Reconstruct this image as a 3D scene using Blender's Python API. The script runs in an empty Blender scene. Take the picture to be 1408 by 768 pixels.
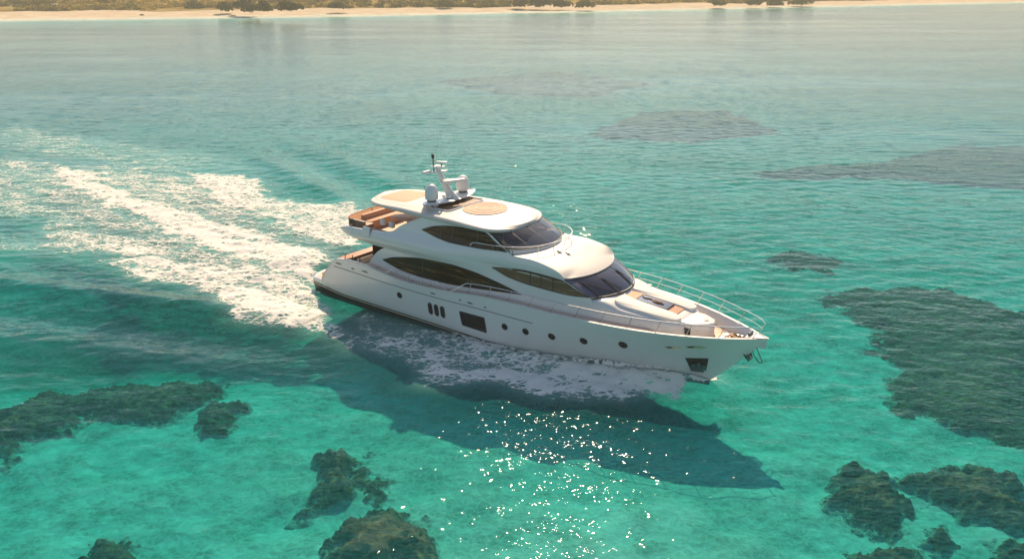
import bpy, math, random
import numpy as np
from math import radians, sin, cos, pi, tan

# ------------------------------------------------------------------ camera, sky, sun, exposure
scene = bpy.context.scene
COL = scene.collection
CAM_H, PITCH, FPX = 18.38, radians(19.94), 1158.6
cam_d = bpy.data.cameras.new('camera')
cam_d.sensor_width = 36.0
cam_d.lens = 36.0 * FPX / 1408.0
cam_d.clip_start, cam_d.clip_end = 0.5, 6000.0
cam = bpy.data.objects.new('camera', cam_d)
COL.objects.link(cam)
cam.location = (0, 0, CAM_H)
cam.rotation_euler = (pi / 2 - PITCH, 0, 0)
scene.camera = cam

SUN_EL, SUN_AZ = radians(41.0), radians(4.0)          # azimuth from +Y towards +X
world = bpy.data.worlds.new('World')
scene.world = world
world.use_nodes = True
wn = world.node_tree
wn.nodes.clear()
sky = wn.nodes.new('ShaderNodeTexSky')
sky.sky_type = 'NISHITA'
sky.sun_disc = False
sky.sun_elevation = SUN_EL
sky.sun_rotation = SUN_AZ
sky.air_density, sky.dust_density, sky.ozone_density = 1.0, 1.0, 1.0
bg = wn.nodes.new('ShaderNodeBackground')
bg.inputs['Strength'].default_value = 0.115
wo = wn.nodes.new('ShaderNodeOutputWorld')
wn.links.new(sky.outputs[0], bg.inputs[0])
wn.links.new(bg.outputs[0], wo.inputs[0])

sun_d = bpy.data.lights.new('sun', 'SUN')
sun_d.energy = 5.0
sun_d.angle = radians(0.5)
sun_d.color = (1.0, 0.78, 0.52)
sun = bpy.data.objects.new('sun', sun_d)
COL.objects.link(sun)
sun.location = (40, 500, 420)
sun.rotation_euler = (-(pi / 2 - SUN_EL), 0, -SUN_AZ)

scene.view_settings.view_transform = 'Standard'
scene.view_settings.look = 'None'
scene.view_settings.exposure = 0.48
scene.view_settings.gamma = 1.0
scene.view_settings.use_curve_mapping = False
scene.cycles.use_denoising = True
scene.cycles.max_bounces = 10
scene.cycles.diffuse_bounces = 3
scene.cycles.glossy_bounces = 4
scene.cycles.transparent_max_bounces = 24
scene.cycles.volume_bounces = 1
scene.cycles.caustics_reflective = False
scene.cycles.caustics_refractive = False

rng = random.Random(7)
nrg = np.random.default_rng(11)

# ------------------------------------------------------------------ numeric helpers
def W(u, v, z=0.0):
    """pixel of the 1408x768 photograph -> point of the horizontal plane at height z"""
    a, b = (u - 704) / FPX, (384 - v) / FPX
    d = (a, cos(PITCH) + b * sin(PITCH), -sin(PITCH) + b * cos(PITCH))
    t = (z - CAM_H) / d[2]
    return (a * t, d[1] * t)

def sst(a, b, x):
    t = np.clip((x - a) / (b - a), 0, 1)
    return t * t * (3 - 2 * t)

_T = nrg.random((256, 256))
def vnoise(x, y, seed=0):
    x = np.asarray(x, float) + seed * 17.31
    y = np.asarray(y, float) + seed * 9.77
    xi, yi = np.floor(x).astype(int), np.floor(y).astype(int)
    fx, fy = x - xi, y - yi
    fx, fy = fx * fx * fx * (fx * (fx * 6 - 15) + 10), fy * fy * fy * (fy * (fy * 6 - 15) + 10)
    a, b = _T[xi & 255, yi & 255], _T[(xi + 1) & 255, yi & 255]
    c, d = _T[xi & 255, (yi + 1) & 255], _T[(xi + 1) & 255, (yi + 1) & 255]
    return (a * (1 - fx) + b * fx) * (1 - fy) + (c * (1 - fx) + d * fx) * fy

def fbm(x, y, oct=4, seed=0, gain=0.5):
    s, amp, tot = 0, 1, 0
    for o in range(oct):
        s = s + amp * vnoise(x * 2 ** o, y * 2 ** o, seed + o)
        tot += amp
        amp *= gain
    return s / tot

def sdist(poly, X, Y):
    """signed distance to a polygon, positive inside"""
    P = np.array(poly, float)
    best = np.full(X.shape, 1e18)
    inside = np.zeros(X.shape, bool)
    for i in range(len(P)):
        a, b = P[i], P[(i + 1) % len(P)]
        e = b - a
        wx, wy = X - a[0], Y - a[1]
        t = np.clip((wx * e[0] + wy * e[1]) / max(e @ e, 1e-9), 0, 1)
        best = np.minimum(best, (wx - t * e[0]) ** 2 + (wy - t * e[1]) ** 2)
        if abs(e[1]) > 1e-12:
            cond = ((a[1] > Y) != (b[1] > Y)) & (X < e[0] * (Y - a[1]) / e[1] + a[0])
            inside ^= cond
    return np.where(inside, 1, -1) * np.sqrt(best)

def tab(pts):
    xs, ys = [p[0] for p in pts], [p[1] for p in pts]
    def f(x):
        return np.interp(x, xs, ys)
    return f

def stab(pts):
    """smooth (monotone cubic) table"""
    xs, ys = np.array([p[0] for p in pts], float), np.array([p[1] for p in pts], float)
    h = np.diff(xs); dl = np.diff(ys) / h
    m = np.zeros(len(xs)); m[0], m[-1] = dl[0], dl[-1]
    for i in range(1, len(xs) - 1):
        if dl[i - 1] * dl[i] > 0:
            w1, w2 = 2 * h[i] + h[i - 1], h[i] + 2 * h[i - 1]
            m[i] = (w1 + w2) / (w1 / dl[i - 1] + w2 / dl[i])
    def f(x):
        x = np.clip(np.asarray(x, float), xs[0], xs[-1])
        i = np.clip(np.searchsorted(xs, x, side='right') - 1, 0, len(h) - 1)
        t = (x - xs[i]) / h[i]
        return ((2 * t ** 3 - 3 * t ** 2 + 1) * ys[i] + (t ** 3 - 2 * t ** 2 + t) * h[i] * m[i]
                + (-2 * t ** 3 + 3 * t ** 2) * ys[i + 1] + (t ** 3 - t ** 2) * h[i] * m[i + 1])
    return f

def catmull(pts, n=8, closed=False):
    P = [np.array(p, float) for p in pts]
    out, m = [], len(P)
    rngi = range(m if closed else m - 1)
    for i in rngi:
        p0 = P[(i - 1) % m] if (closed or i > 0) else 2 * P[0] - P[1]
        p1, p2 = P[i], P[(i + 1) % m]
        p3 = P[(i + 2) % m] if (closed or i + 2 < m) else 2 * P[-1] - P[-2]
        for k in range(n):
            t = k / n
            out.append(0.5 * ((2 * p1) + (-p0 + p2) * t + (2 * p0 - 5 * p1 + 4 * p2 - p3) * t * t
                              + (-p0 + 3 * p1 - 3 * p2 + p3) * t ** 3))
    if not closed:
        out.append(P[-1])
    return out

# ------------------------------------------------------------------ object helpers
def link(o, parent=None):
    COL.objects.link(o)
    if parent is not None:
        o.parent = parent
    return o

def tag(o, label=None, cat=None, group=None, kind=None):
    if label: o['label'] = label
    if cat: o['category'] = cat
    if group: o['group'] = group
    if kind: o['kind'] = kind
    return o

def empty(name, loc=(0, 0, 0), rz=0.0):
    o = bpy.data.objects.new(name, None)
    o.empty_display_size = 0.3
    o.location = loc
    o.rotation_euler = (0, 0, rz)
    return link(o)

class MB:
    """collects shapes into one mesh"""
    def __init__(s):
        s.v, s.f = [], []
    def add(s, verts, faces):
        n = len(s.v)
        s.v += [tuple(map(float, p)) for p in verts]
        s.f += [tuple(i + n for i in f) for f in faces]
        return s
    def grid(s, P, cu=False, cv=False, flip=False):
        P = np.asarray(P, float)
        n, m = P.shape[:2]
        F = []
        for i in range(n if cu else n - 1):
            for j in range(m if cv else m - 1):
                a, b = i * m + j, ((i + 1) % n) * m + j
                c, d = ((i + 1) % n) * m + (j + 1) % m, i * m + (j + 1) % m
                F.append((a, d, c, b) if flip else (a, b, c, d))
        return s.add(P.reshape(-1, 3), F)
    def box(s, x0, x1, y0, y1, z0, z1, bev=0.0):
        if bev <= 0:
            V = [(x, y, z) for x in (x0, x1) for y in (y0, y1) for z in (z0, z1)]
            return s.add(V, [(0, 1, 3, 2), (4, 6, 7, 5), (0, 4, 5, 1), (2, 3, 7, 6), (0, 2, 6, 4), (1, 5, 7, 3)])
        b = bev
        pl = [(x0 + b, y0), (x1 - b, y0), (x1, y0 + b), (x1, y1 - b), (x1 - b, y1), (x0 + b, y1), (x0, y1 - b), (x0, y0 + b)]
        return s.slab(pl, z0, z1, b * 0.7)
    def slab(s, pl, z0, z1, bev=0.0, zf=None):
        """extruded plan outline (counter-clockwise) with a softened top edge"""
        P = np.array(pl, float)
        n = len(P); c = P.mean(0)
        def ring(k, z):
            q = []
            for p in P:
                d = c - p
                L = max(np.hypot(*d), 1e-6)
                pp = p + d / L * min(k, L * 0.9)
                q.append((pp[0], pp[1], z + (zf(pp[0], pp[1]) if zf else 0)))
            return q
        rings = [ring(0, z0)]
        if bev > 0:
            rings += [ring(0, z1 - bev), ring(bev * 0.3, z1 - bev * 0.3), ring(bev, z1)]
        else:
            rings += [ring(0, z1)]
        V = [p for r in rings for p in r]
        F = []
        for k in range(len(rings) - 1):
            for i in range(n):
                j = (i + 1) % n
                F.append((k * n + i, k * n + j, (k + 1) * n + j, (k + 1) * n + i))
        top = (len(rings) - 1) * n
        V.append((c[0], c[1], z1 + (zf(c[0], c[1]) if zf else 0)))
        ci = len(V) - 1
        F += [(top + i, top + (i + 1) % n, ci) for i in range(n)]
        F.append(tuple(range(n - 1, -1, -1)))
        return s.add(V, F)
    def tube(s, pts, r, n=8, caps=True, closed=False):
        P = [np.array(p, float) for p in pts]
        R = r if isinstance(r, (list, tuple, np.ndarray)) else [r] * len(P)
        rings, up = [], None
        for i, p in enumerate(P):
            a = P[i - 1] if (i > 0 or closed) else p
            b = P[(i + 1) % len(P)] if (i < len(P) - 1 or closed) else p
            t = b - a
            t = t / max(np.linalg.norm(t), 1e-9)
            if up is None:
                up = np.array([0, 0, 1.0]) if abs(t[2]) < 0.9 else np.array([1.0, 0, 0])
            sd = np.cross(t, up); sd /= max(np.linalg.norm(sd), 1e-9)
            up = np.cross(sd, t)
            rings.append([p + R[i] * (cos(2 * pi * k / n) * sd + sin(2 * pi * k / n) * up) for k in range(n)])
        base = len(s.v)
        s.grid(np.array(rings), cu=closed, cv=True, flip=True)
        if caps and not closed:
            s.f.append(tuple(base + k for k in range(n)))
            L = base + (len(P) - 1) * n
            s.f.append(tuple(L + k for k in range(n - 1, -1, -1)))
        return s
    def lathe(s, prof, c=(0, 0, 0), n=24):
        rings = [[(c[0] + r * cos(2 * pi * k / n), c[1] + r * sin(2 * pi * k / n), c[2] + z) for k in range(n)] for r, z in prof]
        return s.grid(np.array(rings), cv=True, flip=True)
    def poly(s, pts):
        return s.add(pts, [tuple(range(len(pts)))])
    def build(s, name, mat, parent=None, smooth=True, ang=35, recalc=True):
        me = bpy.data.meshes.new(name)
        me.from_pydata(s.v, [], s.f)
        me.validate()
        me.materials.append(mat)
        if recalc:
            import bmesh
            bm = bmesh.new(); bm.from_mesh(me)
            bmesh.ops.remove_doubles(bm, verts=bm.verts, dist=1e-5)
            bmesh.ops.recalc_face_normals(bm, faces=bm.faces)
            bm.to_mesh(me); bm.free()
        if smooth:
            me.shade_smooth()
            me.set_sharp_from_angle(angle=radians(ang))
        me.update()
        return link(bpy.data.objects.new(name, me), parent)

def fast_mesh(name, V, F, mat):
    """big quad mesh from arrays"""
    me = bpy.data.meshes.new(name)
    me.vertices.add(len(V)); me.vertices.foreach_set('co', np.ascontiguousarray(V, np.float32).ravel())
    k = F.shape[1]
    me.loops.add(F.size); me.loops.foreach_set('vertex_index', np.ascontiguousarray(F, np.int32).ravel())
    me.polygons.add(len(F)); me.polygons.foreach_set('loop_start', np.arange(0, F.size, k, dtype=np.int32))
    me.update(calc_edges=True)
    me.polygons.foreach_set('use_smooth', np.ones(len(F), bool))
    me.materials.append(mat)
    me.update()
    return me

def attr(me, name, data):
    a = me.attributes.new(name, 'FLOAT', 'POINT')
    a.data.foreach_set('value', np.ascontiguousarray(data, np.float32))

# ------------------------------------------------------------------ materials
class NT:
    def __init__(s, name):
        s.m = bpy.data.materials.new(name)
        s.m.use_nodes = True
        s.t = s.m.node_tree
        s.t.nodes.clear()
        s.out = s.t.nodes.new('ShaderNodeOutputMaterial')
    def n(s, typ, ins=None, **kw):
        nd = s.t.nodes.new('ShaderNode' + typ)
        for k, v in kw.items():
            setattr(nd, k, v)
        for k, v in (ins or {}).items():
            if isinstance(v, bpy.types.NodeSocket):
                s.t.links.new(v, nd.inputs[k])
            else:
                nd.inputs[k].default_value = v
        return nd
    def math(s, op, a, b=0.0, c=None, clamp=False):
        nd = s.n('Math', operation=op, use_clamp=clamp)
        for i, v in enumerate((a, b) if c is None else (a, b, c)):
            if isinstance(v, bpy.types.NodeSocket): s.t.links.new(v, nd.inputs[i])
            else: nd.inputs[i].default_value = v
        return nd.outputs[0]
    def maprange(s, v, a, b, c=0.0, d=1.0):
        nd = s.n('MapRange', {0: v, 1: a, 2: b, 3: c, 4: d}, interpolation_type='SMOOTHSTEP')
        return nd.outputs[0]
    def mixc(s, f, a, b, blend='MIX'):
        nd = s.n('MixRGB', {0: f, 1: a, 2: b}, blend_type=blend)
        return nd.outputs[0]
    def noise(s, vec, scale, detail=3.0, rough=0.5, dist=0.0):
        return s.n('TexNoise', {'Vector': vec, 'Scale': scale, 'Detail': detail, 'Roughness': rough, 'Distortion': dist}).outputs[0]
    def coord(s, scale=(1, 1, 1), rot=(0, 0, 0), kind='Object'):
        tc = s.n('TexCoord').outputs[kind]
        if scale == (1, 1, 1) and rot == (0, 0, 0): return tc
        return s.n('Mapping', {'Vector': tc, 'Scale': scale, 'Rotation': rot}).outputs[0]
    def surf(s, sh):
        s.t.links.new(sh, s.out.inputs['Surface'])

def rgba(c, a=1.0): return (c[0], c[1], c[2], a)

def pbr(name, col, rough=0.4, metal=0.0, coat=0.0, var=0.08, vscale=1.2, spec=0.5, bump=0.0, bscale=30.0):
    t = NT(name)
    p = t.coord()
    f = t.noise(p, vscale, 4.0, 0.6)
    c = t.mixc(f, rgba([x * (1 - var) for x in col]), rgba([min(1, x * (1 + var)) for x in col]))
    ins = {'Base Color': c, 'Roughness': rough, 'Metallic': metal, 'Coat Weight': coat, 'Coat Roughness': 0.06, 'Specular IOR Level': spec}
    if bump > 0:
        ins['Normal'] = t.n('Bump', {'Strength': bump, 'Distance': 0.01, 'Height': t.noise(p, bscale, 4.0)}).outputs[0]
    t.surf(t.n('BsdfPrincipled', ins).outputs[0])
    return t.m

M = {}
M['gel'] = pbr('gelcoat_white', (0.67, 0.645, 0.60), 0.32, coat=0.35, var=0.03, vscale=0.7)
M['gel_warm'] = pbr('gelcoat_cream', (0.66, 0.62, 0.56), 0.4, coat=0.15, var=0.03, vscale=0.9)
M['black'] = pbr('antifouling_black', (0.012, 0.013, 0.016), 0.35, var=0.2)
M['trim'] = pbr('trim_black', (0.02, 0.02, 0.022), 0.4, var=0.2)
M['stripe'] = pbr('stripe_gold', (0.72, 0.62, 0.48), 0.35, var=0.05)
M['roof'] = pbr('gelcoat_roof_sunlit', (0.56, 0.512, 0.445), 0.5, var=0.04, vscale=1.5, bump=0.15, bscale=90)  # sunlit roof copy of the gelcoat, colour darkened so sunshine does not burn out
M['brass'] = pbr('polished_bronze', (0.95, 0.78, 0.50), 0.25, metal=0.6, var=0.1)
M['steel'] = pbr('stainless', (0.72, 0.68, 0.62), 0.22, metal=1.0, var=0.04)
M['darksteel'] = pbr('weathered_steel', (0.10, 0.11, 0.11), 0.4, metal=0.7, var=0.3, vscale=8)
M['pad'] = pbr('cushion_peach', (0.60, 0.335, 0.205), 0.75, var=0.08, vscale=3, bump=0.2, bscale=60)
M['padpale'] = pbr('cushion_cream', (0.74, 0.68, 0.60), 0.8, var=0.04, vscale=3, bump=0.2, bscale=60)
M['brown'] = pbr('upholstery_brown', (0.20, 0.105, 0.06), 0.6, var=0.25, vscale=4)
M['greyglass'] = pbr('hatch_glass', (0.13, 0.14, 0.18), 0.12, coat=0.6, var=0.1)
M['console'] = pbr('console_slate', (0.085, 0.08, 0.12), 0.35, var=0.15)
M['dome'] = pbr('radome_white', (0.66, 0.64, 0.61), 0.45, var=0.03)
M['cloth'] = pbr('towel_cream', (0.78, 0.70, 0.60), 0.9, var=0.1, vscale=6, bump=0.5, bscale=40)
M['rope'] = pbr('rope_tan', (0.50, 0.33, 0.18), 0.85, var=0.3, vscale=12, bump=0.6, bscale=50)
M['green'] = pbr('nav_green', (0.16, 0.24, 0.17), 0.5)

def teak(name, col, axis=1, pitch=0.09):
    t = NT(name)
    tc = t.n('TexCoord').outputs['Object']
    sx = t.n('SeparateXYZ', {0: tc})
    a = sx.outputs[axis]
    w = t.math('FRACT', t.math('DIVIDE', a, pitch))
    seam = t.math('LESS_THAN', w, 0.09)
    g = t.noise(t.coord((1.0, 14, 4)), 1.5, 4.0, 0.6)
    c = t.mixc(g, rgba([x * 0.84 for x in col]), rgba([x * 1.12 for x in col]))
    c = t.mixc(seam, c, rgba([x * 0.72 for x in col]))
    t.surf(t.n('BsdfPrincipled', {'Base Color': c, 'Roughness': 0.65}).outputs[0])
    return t.m
M['teak'] = teak('teak_deck', (0.66, 0.44, 0.32))
M['teakpale'] = teak('teak_pale', (0.68, 0.47, 0.34))
M['teakcap'] = pbr('teak_varnished', (0.62, 0.27, 0.10), 0.35, coat=0.3, var=0.15, vscale=5)

def window_mat(name, c0, c1, rough=0.05):
    """opaque tinted pane; blinds and streaky reflections are painted into its colour"""
    t = NT(name)
    f = t.noise(t.coord((0.22, 1, 5.0), (0, radians(4), 0)), 1.5, 4.0, 0.55, 0.8)  # long horizontal streaks painted in to imitate reflections on the pane
    f = t.maprange(f, 0.48, 0.74)
    v = t.noise(t.coord((7, 1, 0.2)), 1.0, 2.0)
    f = t.math('MULTIPLY', f, t.maprange(v, 0.3, 0.6, 0.5, 1.0))
    c = t.mixc(f, rgba(c0), rgba(c1))
    t.surf(t.n('BsdfPrincipled', {'Base Color': c, 'Roughness': rough, 'Specular IOR Level': 0.28}).outputs[0])
    return t.m
M['win'] = window_mat('saloon_glass', (0.014, 0.007, 0.003), (0.22, 0.115, 0.04))
M['winmid'] = window_mat('wheelhouse_side_glass', (0.13, 0.078, 0.042), (0.38, 0.235, 0.135))
M['port'] = window_mat('porthole_glass', (0.012, 0.013, 0.016), (0.03, 0.032, 0.036))

def clear_glass(name, tint, refl=0.5, keep=0.75):
    t = NT(name)
    tr = t.n('BsdfTransparent', {'Color': rgba(tint)}).outputs[0]
    gl = t.n('BsdfGlossy', {'Color': (1, 1, 1, 1), 'Roughness': 0.03}).outputs[0]
    df = t.n('BsdfPrincipled', {'Base Color': rgba((0.055, 0.05, 0.08)), 'Roughness': 0.08}).outputs[0]
    m1 = t.n('MixShader', {0: 1 - keep, 1: tr, 2: df}).outputs[0]
    fr = t.n('Fresnel', {'IOR': 1.5}).outputs[0]
    m2 = t.n('MixShader', {0: fr, 1: m1, 2: gl}).outputs[0]
    t.surf(m2)
    return t.m
M['screen'] = clear_glass('windscreen_tint', (0.42, 0.38, 0.42), keep=0.68)
M['flyscreen'] = clear_glass('fly_screen_tint', (0.88, 0.80, 0.74), keep=0.92)
M['balglass'] = clear_glass('balustrade_tint', (0.66, 0.56, 0.40), keep=0.80)

# ================================================================== YACHT
SX, SY, HEAD = 0.04, 43.23, radians(-36.34)
CH, SH = cos(HEAD), sin(HEAD)
def to_ship(X, Y):
    x, y = X - SX, Y - SY
    return CH * x + SH * y, -SH * x + CH * y
def to_world(x, y):
    return SX + CH * x - SH * y, SY + SH * x + CH * y

yacht = empty('motor_yacht', (SX, SY, 0), HEAD)
tag(yacht, 'white two-deck motor yacht under way with hardtop, radar mast and dark tinted windows', 'yacht')

zS = stab([(-12.1, .9), (-11.83, 1.38), (-11.3, 2.0), (-10.75, 2.50), (-10.35, 2.66), (-9.3, 2.75), (-8.2, 2.71), (-7.1, 2.59),
           (-6, 2.47), (-4.9, 2.40), (-3.4, 2.43), (-1.8, 2.54), (-.7, 2.65), (.4, 2.75), (1.6, 2.81), (3, 2.84), (6, 2.85), (9, 2.84), (12, 2.85), (14.3, 2.90)])
zB = stab([(-13.7, .62), (-12.3, .50), (-10.5, .34), (-5, .30), (0, .2), (4.5, .13), (8, .09), (14.3, .07)])
def half_t(x, t):
    x = np.asarray(x, float); t = np.asarray(t, float)
    x1 = 11.7 + 2.6 * np.clip(t, 0, 1.2) ** 0.95
    B = 2.88 + 0.32 * np.clip(t, 0, 1) ** 0.6
    x0 = 0.3 + 1.9 * t
    p = 1.65 + 1.15 * np.clip(t, 0, 1) ** 1.6
    u = np.clip((x - x0) / (x1 - x0), 0, 1)
    aft = np.clip((-x - 4) / 9, 0, 1.2)
    return B * (1 - u ** p) * (1 - 0.035 * aft ** 2)
def hully(x, z):
    t = (z - zB(x)) / np.maximum(zS(x) - zB(x), 0.05)
    return half_t(x, np.clip(t, 0, 1))
def sheer_y(x): return half_t(x, 1.0)

def mirror_build(fn, name, mat, parent, **k):
    """both sides of the boat in one mesh"""
    m = MB(); fn(m, 1); fn(m, -1)
    return m.build(name, mat, parent, **k)

# --- hull topsides
NS, NL = 90, 14
def hull_side(m, sd):
    P = np.zeros((NS, NL, 3))
    ss = np.linspace(0, 1, NS)
    ss = 0.5 * ss + 0.5 * (1 - (1 - ss) ** 2)
    for j in range(NL):
        t = j / (NL - 1)
        xe = 11.7 + 2.6 * t ** 0.95
        x = -12.12 + ss * (xe + 12.12)
        P[:, j, 0] = x
        P[:, j, 1] = -sd * half_t(x, t)
        P[:, j, 2] = zB(x) + t * (np.maximum(zS(x), zB(x) + .02) - zB(x))
    m.grid(P)
hull = mirror_build(hull_side, 'hull', M['gel'], yacht)
# --- underbody
def under(m, sd):
    x = np.linspace(-13.55, 11.7, 70)
    b = zB(x)
    hb = np.where(x < -12.1, half_t(-12.1, 0) * (1 - 0.05 * (np.clip(-x - 12.1, 0, 2)) ** 2), half_t(x, 0))
    P = np.stack([np.stack([x, -sd * hb * k, b * (1 - q) + q * zz * np.interp(x, [6, 11.7], [1, .3])], 1) for k, q, zz in
                  ((1.0, 0, 0), (0.985, .35, -.25), (0.93, 1, -.30), (0.5, 1, -.5), (0.0, 1, -.55))], 1)
    m.grid(P)
    if sd == 1:
        pass
mb = MB(); under(mb, 1); under(mb, -1)
hb0 = half_t(-12.1, 0) * .9
mb.build('hull_bottom', M['black'], yacht)
def stripe(m, sd):
    x = np.linspace(-13.3, 9.5, 60)
    hb = np.where(x < -12.1, half_t(-12.1, 0) * (1 - 0.05 * (np.clip(-x - 12.1, 0, 2)) ** 2), half_t(x, 0))
    P = np.stack([np.stack([x, -sd * (hb + .006), zB(x) - .075], 1), np.stack([x, -sd * (hb + .004), zB(x) - .115], 1)], 1)
    m.grid(P)
mirror_build(stripe, 'boot_stripe', M['stripe'], yacht)

# --- gunwale cap and inner bulwark
zdeck = lambda x: np.where(x < 9.2, zS(x) - .09, zS(x) - .09 - .40 * sst(9.2, 10.2, x))
def gunwale(m, sd):
    x = np.concatenate([np.linspace(-12.05, -10, 16), np.linspace(-9.7, 12, 60), np.linspace(12.2, 14.22, 16)])
    y, z = sheer_y(x), zS(x)
    zi = np.where(x < -8.6, np.minimum(z - .05, np.maximum(1.2, 0)), zdeck(x) - .02)
    yi = np.maximum(np.minimum(y - .16, hully(x, zi) - .05), 0)
    rows = [(y - .0, z - .05), (y + .022, z - .012), (y + .01, z + .03), (np.maximum(y - .12, .0), z + .04), (np.maximum(y - .15, 0), z + .02), (yi, zi)]
    m.grid(np.stack([np.stack([x, -sd * a, b], 1) for a, b in rows], 1))
mirror_build(gunwale, 'gunwale', M['gel_warm'], yacht, ang=50)

# --- main deck and bow well
def plate(xs, yf, zf, name, mat, n=9):
    P = np.zeros((len(xs), n, 3))
    for j, b in enumerate(np.linspace(-1, 1, n)):
        P[:, j, 0] = xs; P[:, j, 1] = b * yf(xs); P[:, j, 2] = zf(xs)
    return MB().grid(P).build(name, mat, yacht)
plate(np.linspace(-8.5, 9.25, 60), lambda x: sheer_y(x) - .14, lambda x: zS(x) - .085, 'side_deck', M['teakpale'])
plate(np.linspace(9.2, 13.9, 30), lambda x: np.maximum(np.minimum(sheer_y(x) - .14, hully(x, zdeck(x)) - .04), .01), lambda x: zdeck(x), 'bow_deck', M['teakpale'])
# deck panel joints seen on the side deck
for x in np.arange(-7.6, 9.2, 1.32):
    for sd in (1, -1):
        y = float(sheer_y(x))
        z = float(zS(x)) - .078
        MB().box(x - .012, x + .012, *sorted((sd * (y - .75), sd * (y - .15))), z - .004, z + .004).build('deck_joint', M['trim'], yacht)

# --- stern: swim platform, transom coaming, cockpit
pl = []
for a in np.linspace(-1, 1, 21):
    pl.append((-13.72 + .5 * abs(a) ** 5, 2.80 * a * (1 - .02 * abs(a))))
pl = [(p[0], p[1]) for p in pl] + [(-11.2, 2.83), (-11.2, -2.83)]
pl = pl[::-1]
sp = MB().slab(pl, .60, .84, .05).build('swim_platform', M['gel'], yacht)
q = [(p[0] + (.16 if p[0] < -12 else 0), p[1] * .93) for p in pl]
MB().slab(q, .84, .852, 0).build('platform_deck', M['teak'], sp)
MB().slab([(-12.9, -2.3), (-12.45, -2.35), (-12.35, -1.9), (-12.4, -.9), (-12.9, -.9), (-13.0, -1.6)], .853, 1.08, .06).build('platform_locker', M['pad'], sp)
tr = MB()
P = np.zeros((9, 5, 3))
for i, b in enumerate(np.linspace(-1, 1, 9)):
    for j, (x, z) in enumerate(((-11.95, .84), (-11.5, 1.5), (-10.9, 2.2), (-10.62, 2.52), (-10.1, 2.52))):
        P[i, j] = (x, b * 2.9, z)
tr.grid(P)
transom = tr.build('transom', M['gel'], yacht)
MB().slab([(-10.72, -2.72), (-10.2, -2.72), (-10.06, -2.3), (-10.0, 0), (-10.06, 2.3), (-10.2, 2.72), (-10.72, 2.72), (-10.66, 0)], 2.525, 2.60, .03).build('teak_coaming', M['teakcap'], transom)
MB().box(-10.3, -8.2, -2.95, 2.95, 1.5, 1.62).build('cockpit_deck', M['teak'], yacht)
st = MB()
st.box(-10.05, -9.45, -2.0, 2.0, 1.63, 2.05, .05)
st.box(-10.1, -9.9, -2.0, 2.0, 2.06, 2.42, .05)
st.build('cockpit_seat', M['padpale'], yacht)
for yy in (-2.86, 2.86):
    for x in (-10.1, -9.5, -8.9):
        MB().tube([(x, yy, 2.7), (x + .05, yy, 3.0)], .028).build('cockpit_post', M['darksteel'], yacht)

# --- superstructure side skin
pa = stab([(2.2, 2.54), (3.4, 2.5), (3.72, 2.51), (3.95, 2.64), (4.2, 2.78), (4.45, 2.79), (4.72, 2.66), (5.1, 2.45), (5.6, 2.34), (6.1, 2.26)])
pf = stab([(2.2, 2.6), (2.7, 2.55), (3.3, 2.44), (3.65, 2.4), (4.28, 2.36), (4.45, 2.43), (4.72, 2.47), (4.95, 2.42), (5.15, 2.36), (5.6, 2.3), (6.1, 2.26)])
plan = stab([(-10.7, .90), (-10.3, .95), (-9.6, .99), (-8.5, 1), (3.4, 1), (4.3, .998), (4.85, .985), (5.5, .945), (6.3, .845)])
def yh(x, z):
    w = sst(-4.0, 1.5, x)
    return (pa(z) * (1 - w) + pf(z) * w) * plan(x)
zU0 = stab([(-10.65, 4.30), (-10.04, 4.14), (-9.1, 3.95), (-8, 3.82), (-6, 3.82), (-3, 4.0), (0, 4.28), (1.5, 4.36), (2.8, 4.45), (4.0, 4.43), (4.86, 4.36)])
zU1 = stab([(-10.65, 4.36), (-10.35, 4.52), (-9.9, 4.60), (-7.9, 4.68), (-7.05, 4.76), (-6.45, 4.88), (-6.05, 5.18), (-5.45, 5.5), (-4.87, 5.77), (-4.35, 5.98),
            (-.2, 5.98), (1.35, 5.22), (1.75, 5.04), (2.84, 5.05), (4.05, 4.90), (4.6, 4.73), (4.86, 4.48)])
def upper(m, sd):
    x = np.concatenate([np.linspace(-10.65, -9.8, 10), np.linspace(-9.6, 4.2, 90), np.linspace(4.3, 4.86, 8)])
    P = np.zeros((len(x), 15, 3))
    for j in range(15):
        z = zU0(x) + (zU1(x) - zU0(x)) * j / 14
        P[:, j] = np.stack([x, -sd * yh(x, z), z], 1)
    m.grid(P)
mirror_build(upper, 'upper_deck_side', M['gel'], yacht, ang=40)
xaf = stab([(2.2, -8.75), (2.55, -8.52), (3.07, -8.15), (3.5, -7.7), (3.85, -7.1), (4.5, -6.5)])
def lower(m, sd):
    n, k = 90, 12
    P = np.zeros((n, k, 3))
    s = np.linspace(0, 1, n)
    for j in range(k):
        zt = 2.3 + (4.36 - 2.3) * j / (k - 1)
        xe = np.interp(zt, [2.3, 3.66, 4.36], [6.25, 6.25, 4.86])
        x = float(xaf(zt)) + s * (xe - float(xaf(zt)))
        z = np.minimum(zt, zU0(x) + .0)
        P[:, j] = np.stack([x, -sd * yh(x, z), z], 1)
    m.grid(P)
mirror_build(lower, 'cabin_side', M['gel'], yacht, ang=40)
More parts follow.
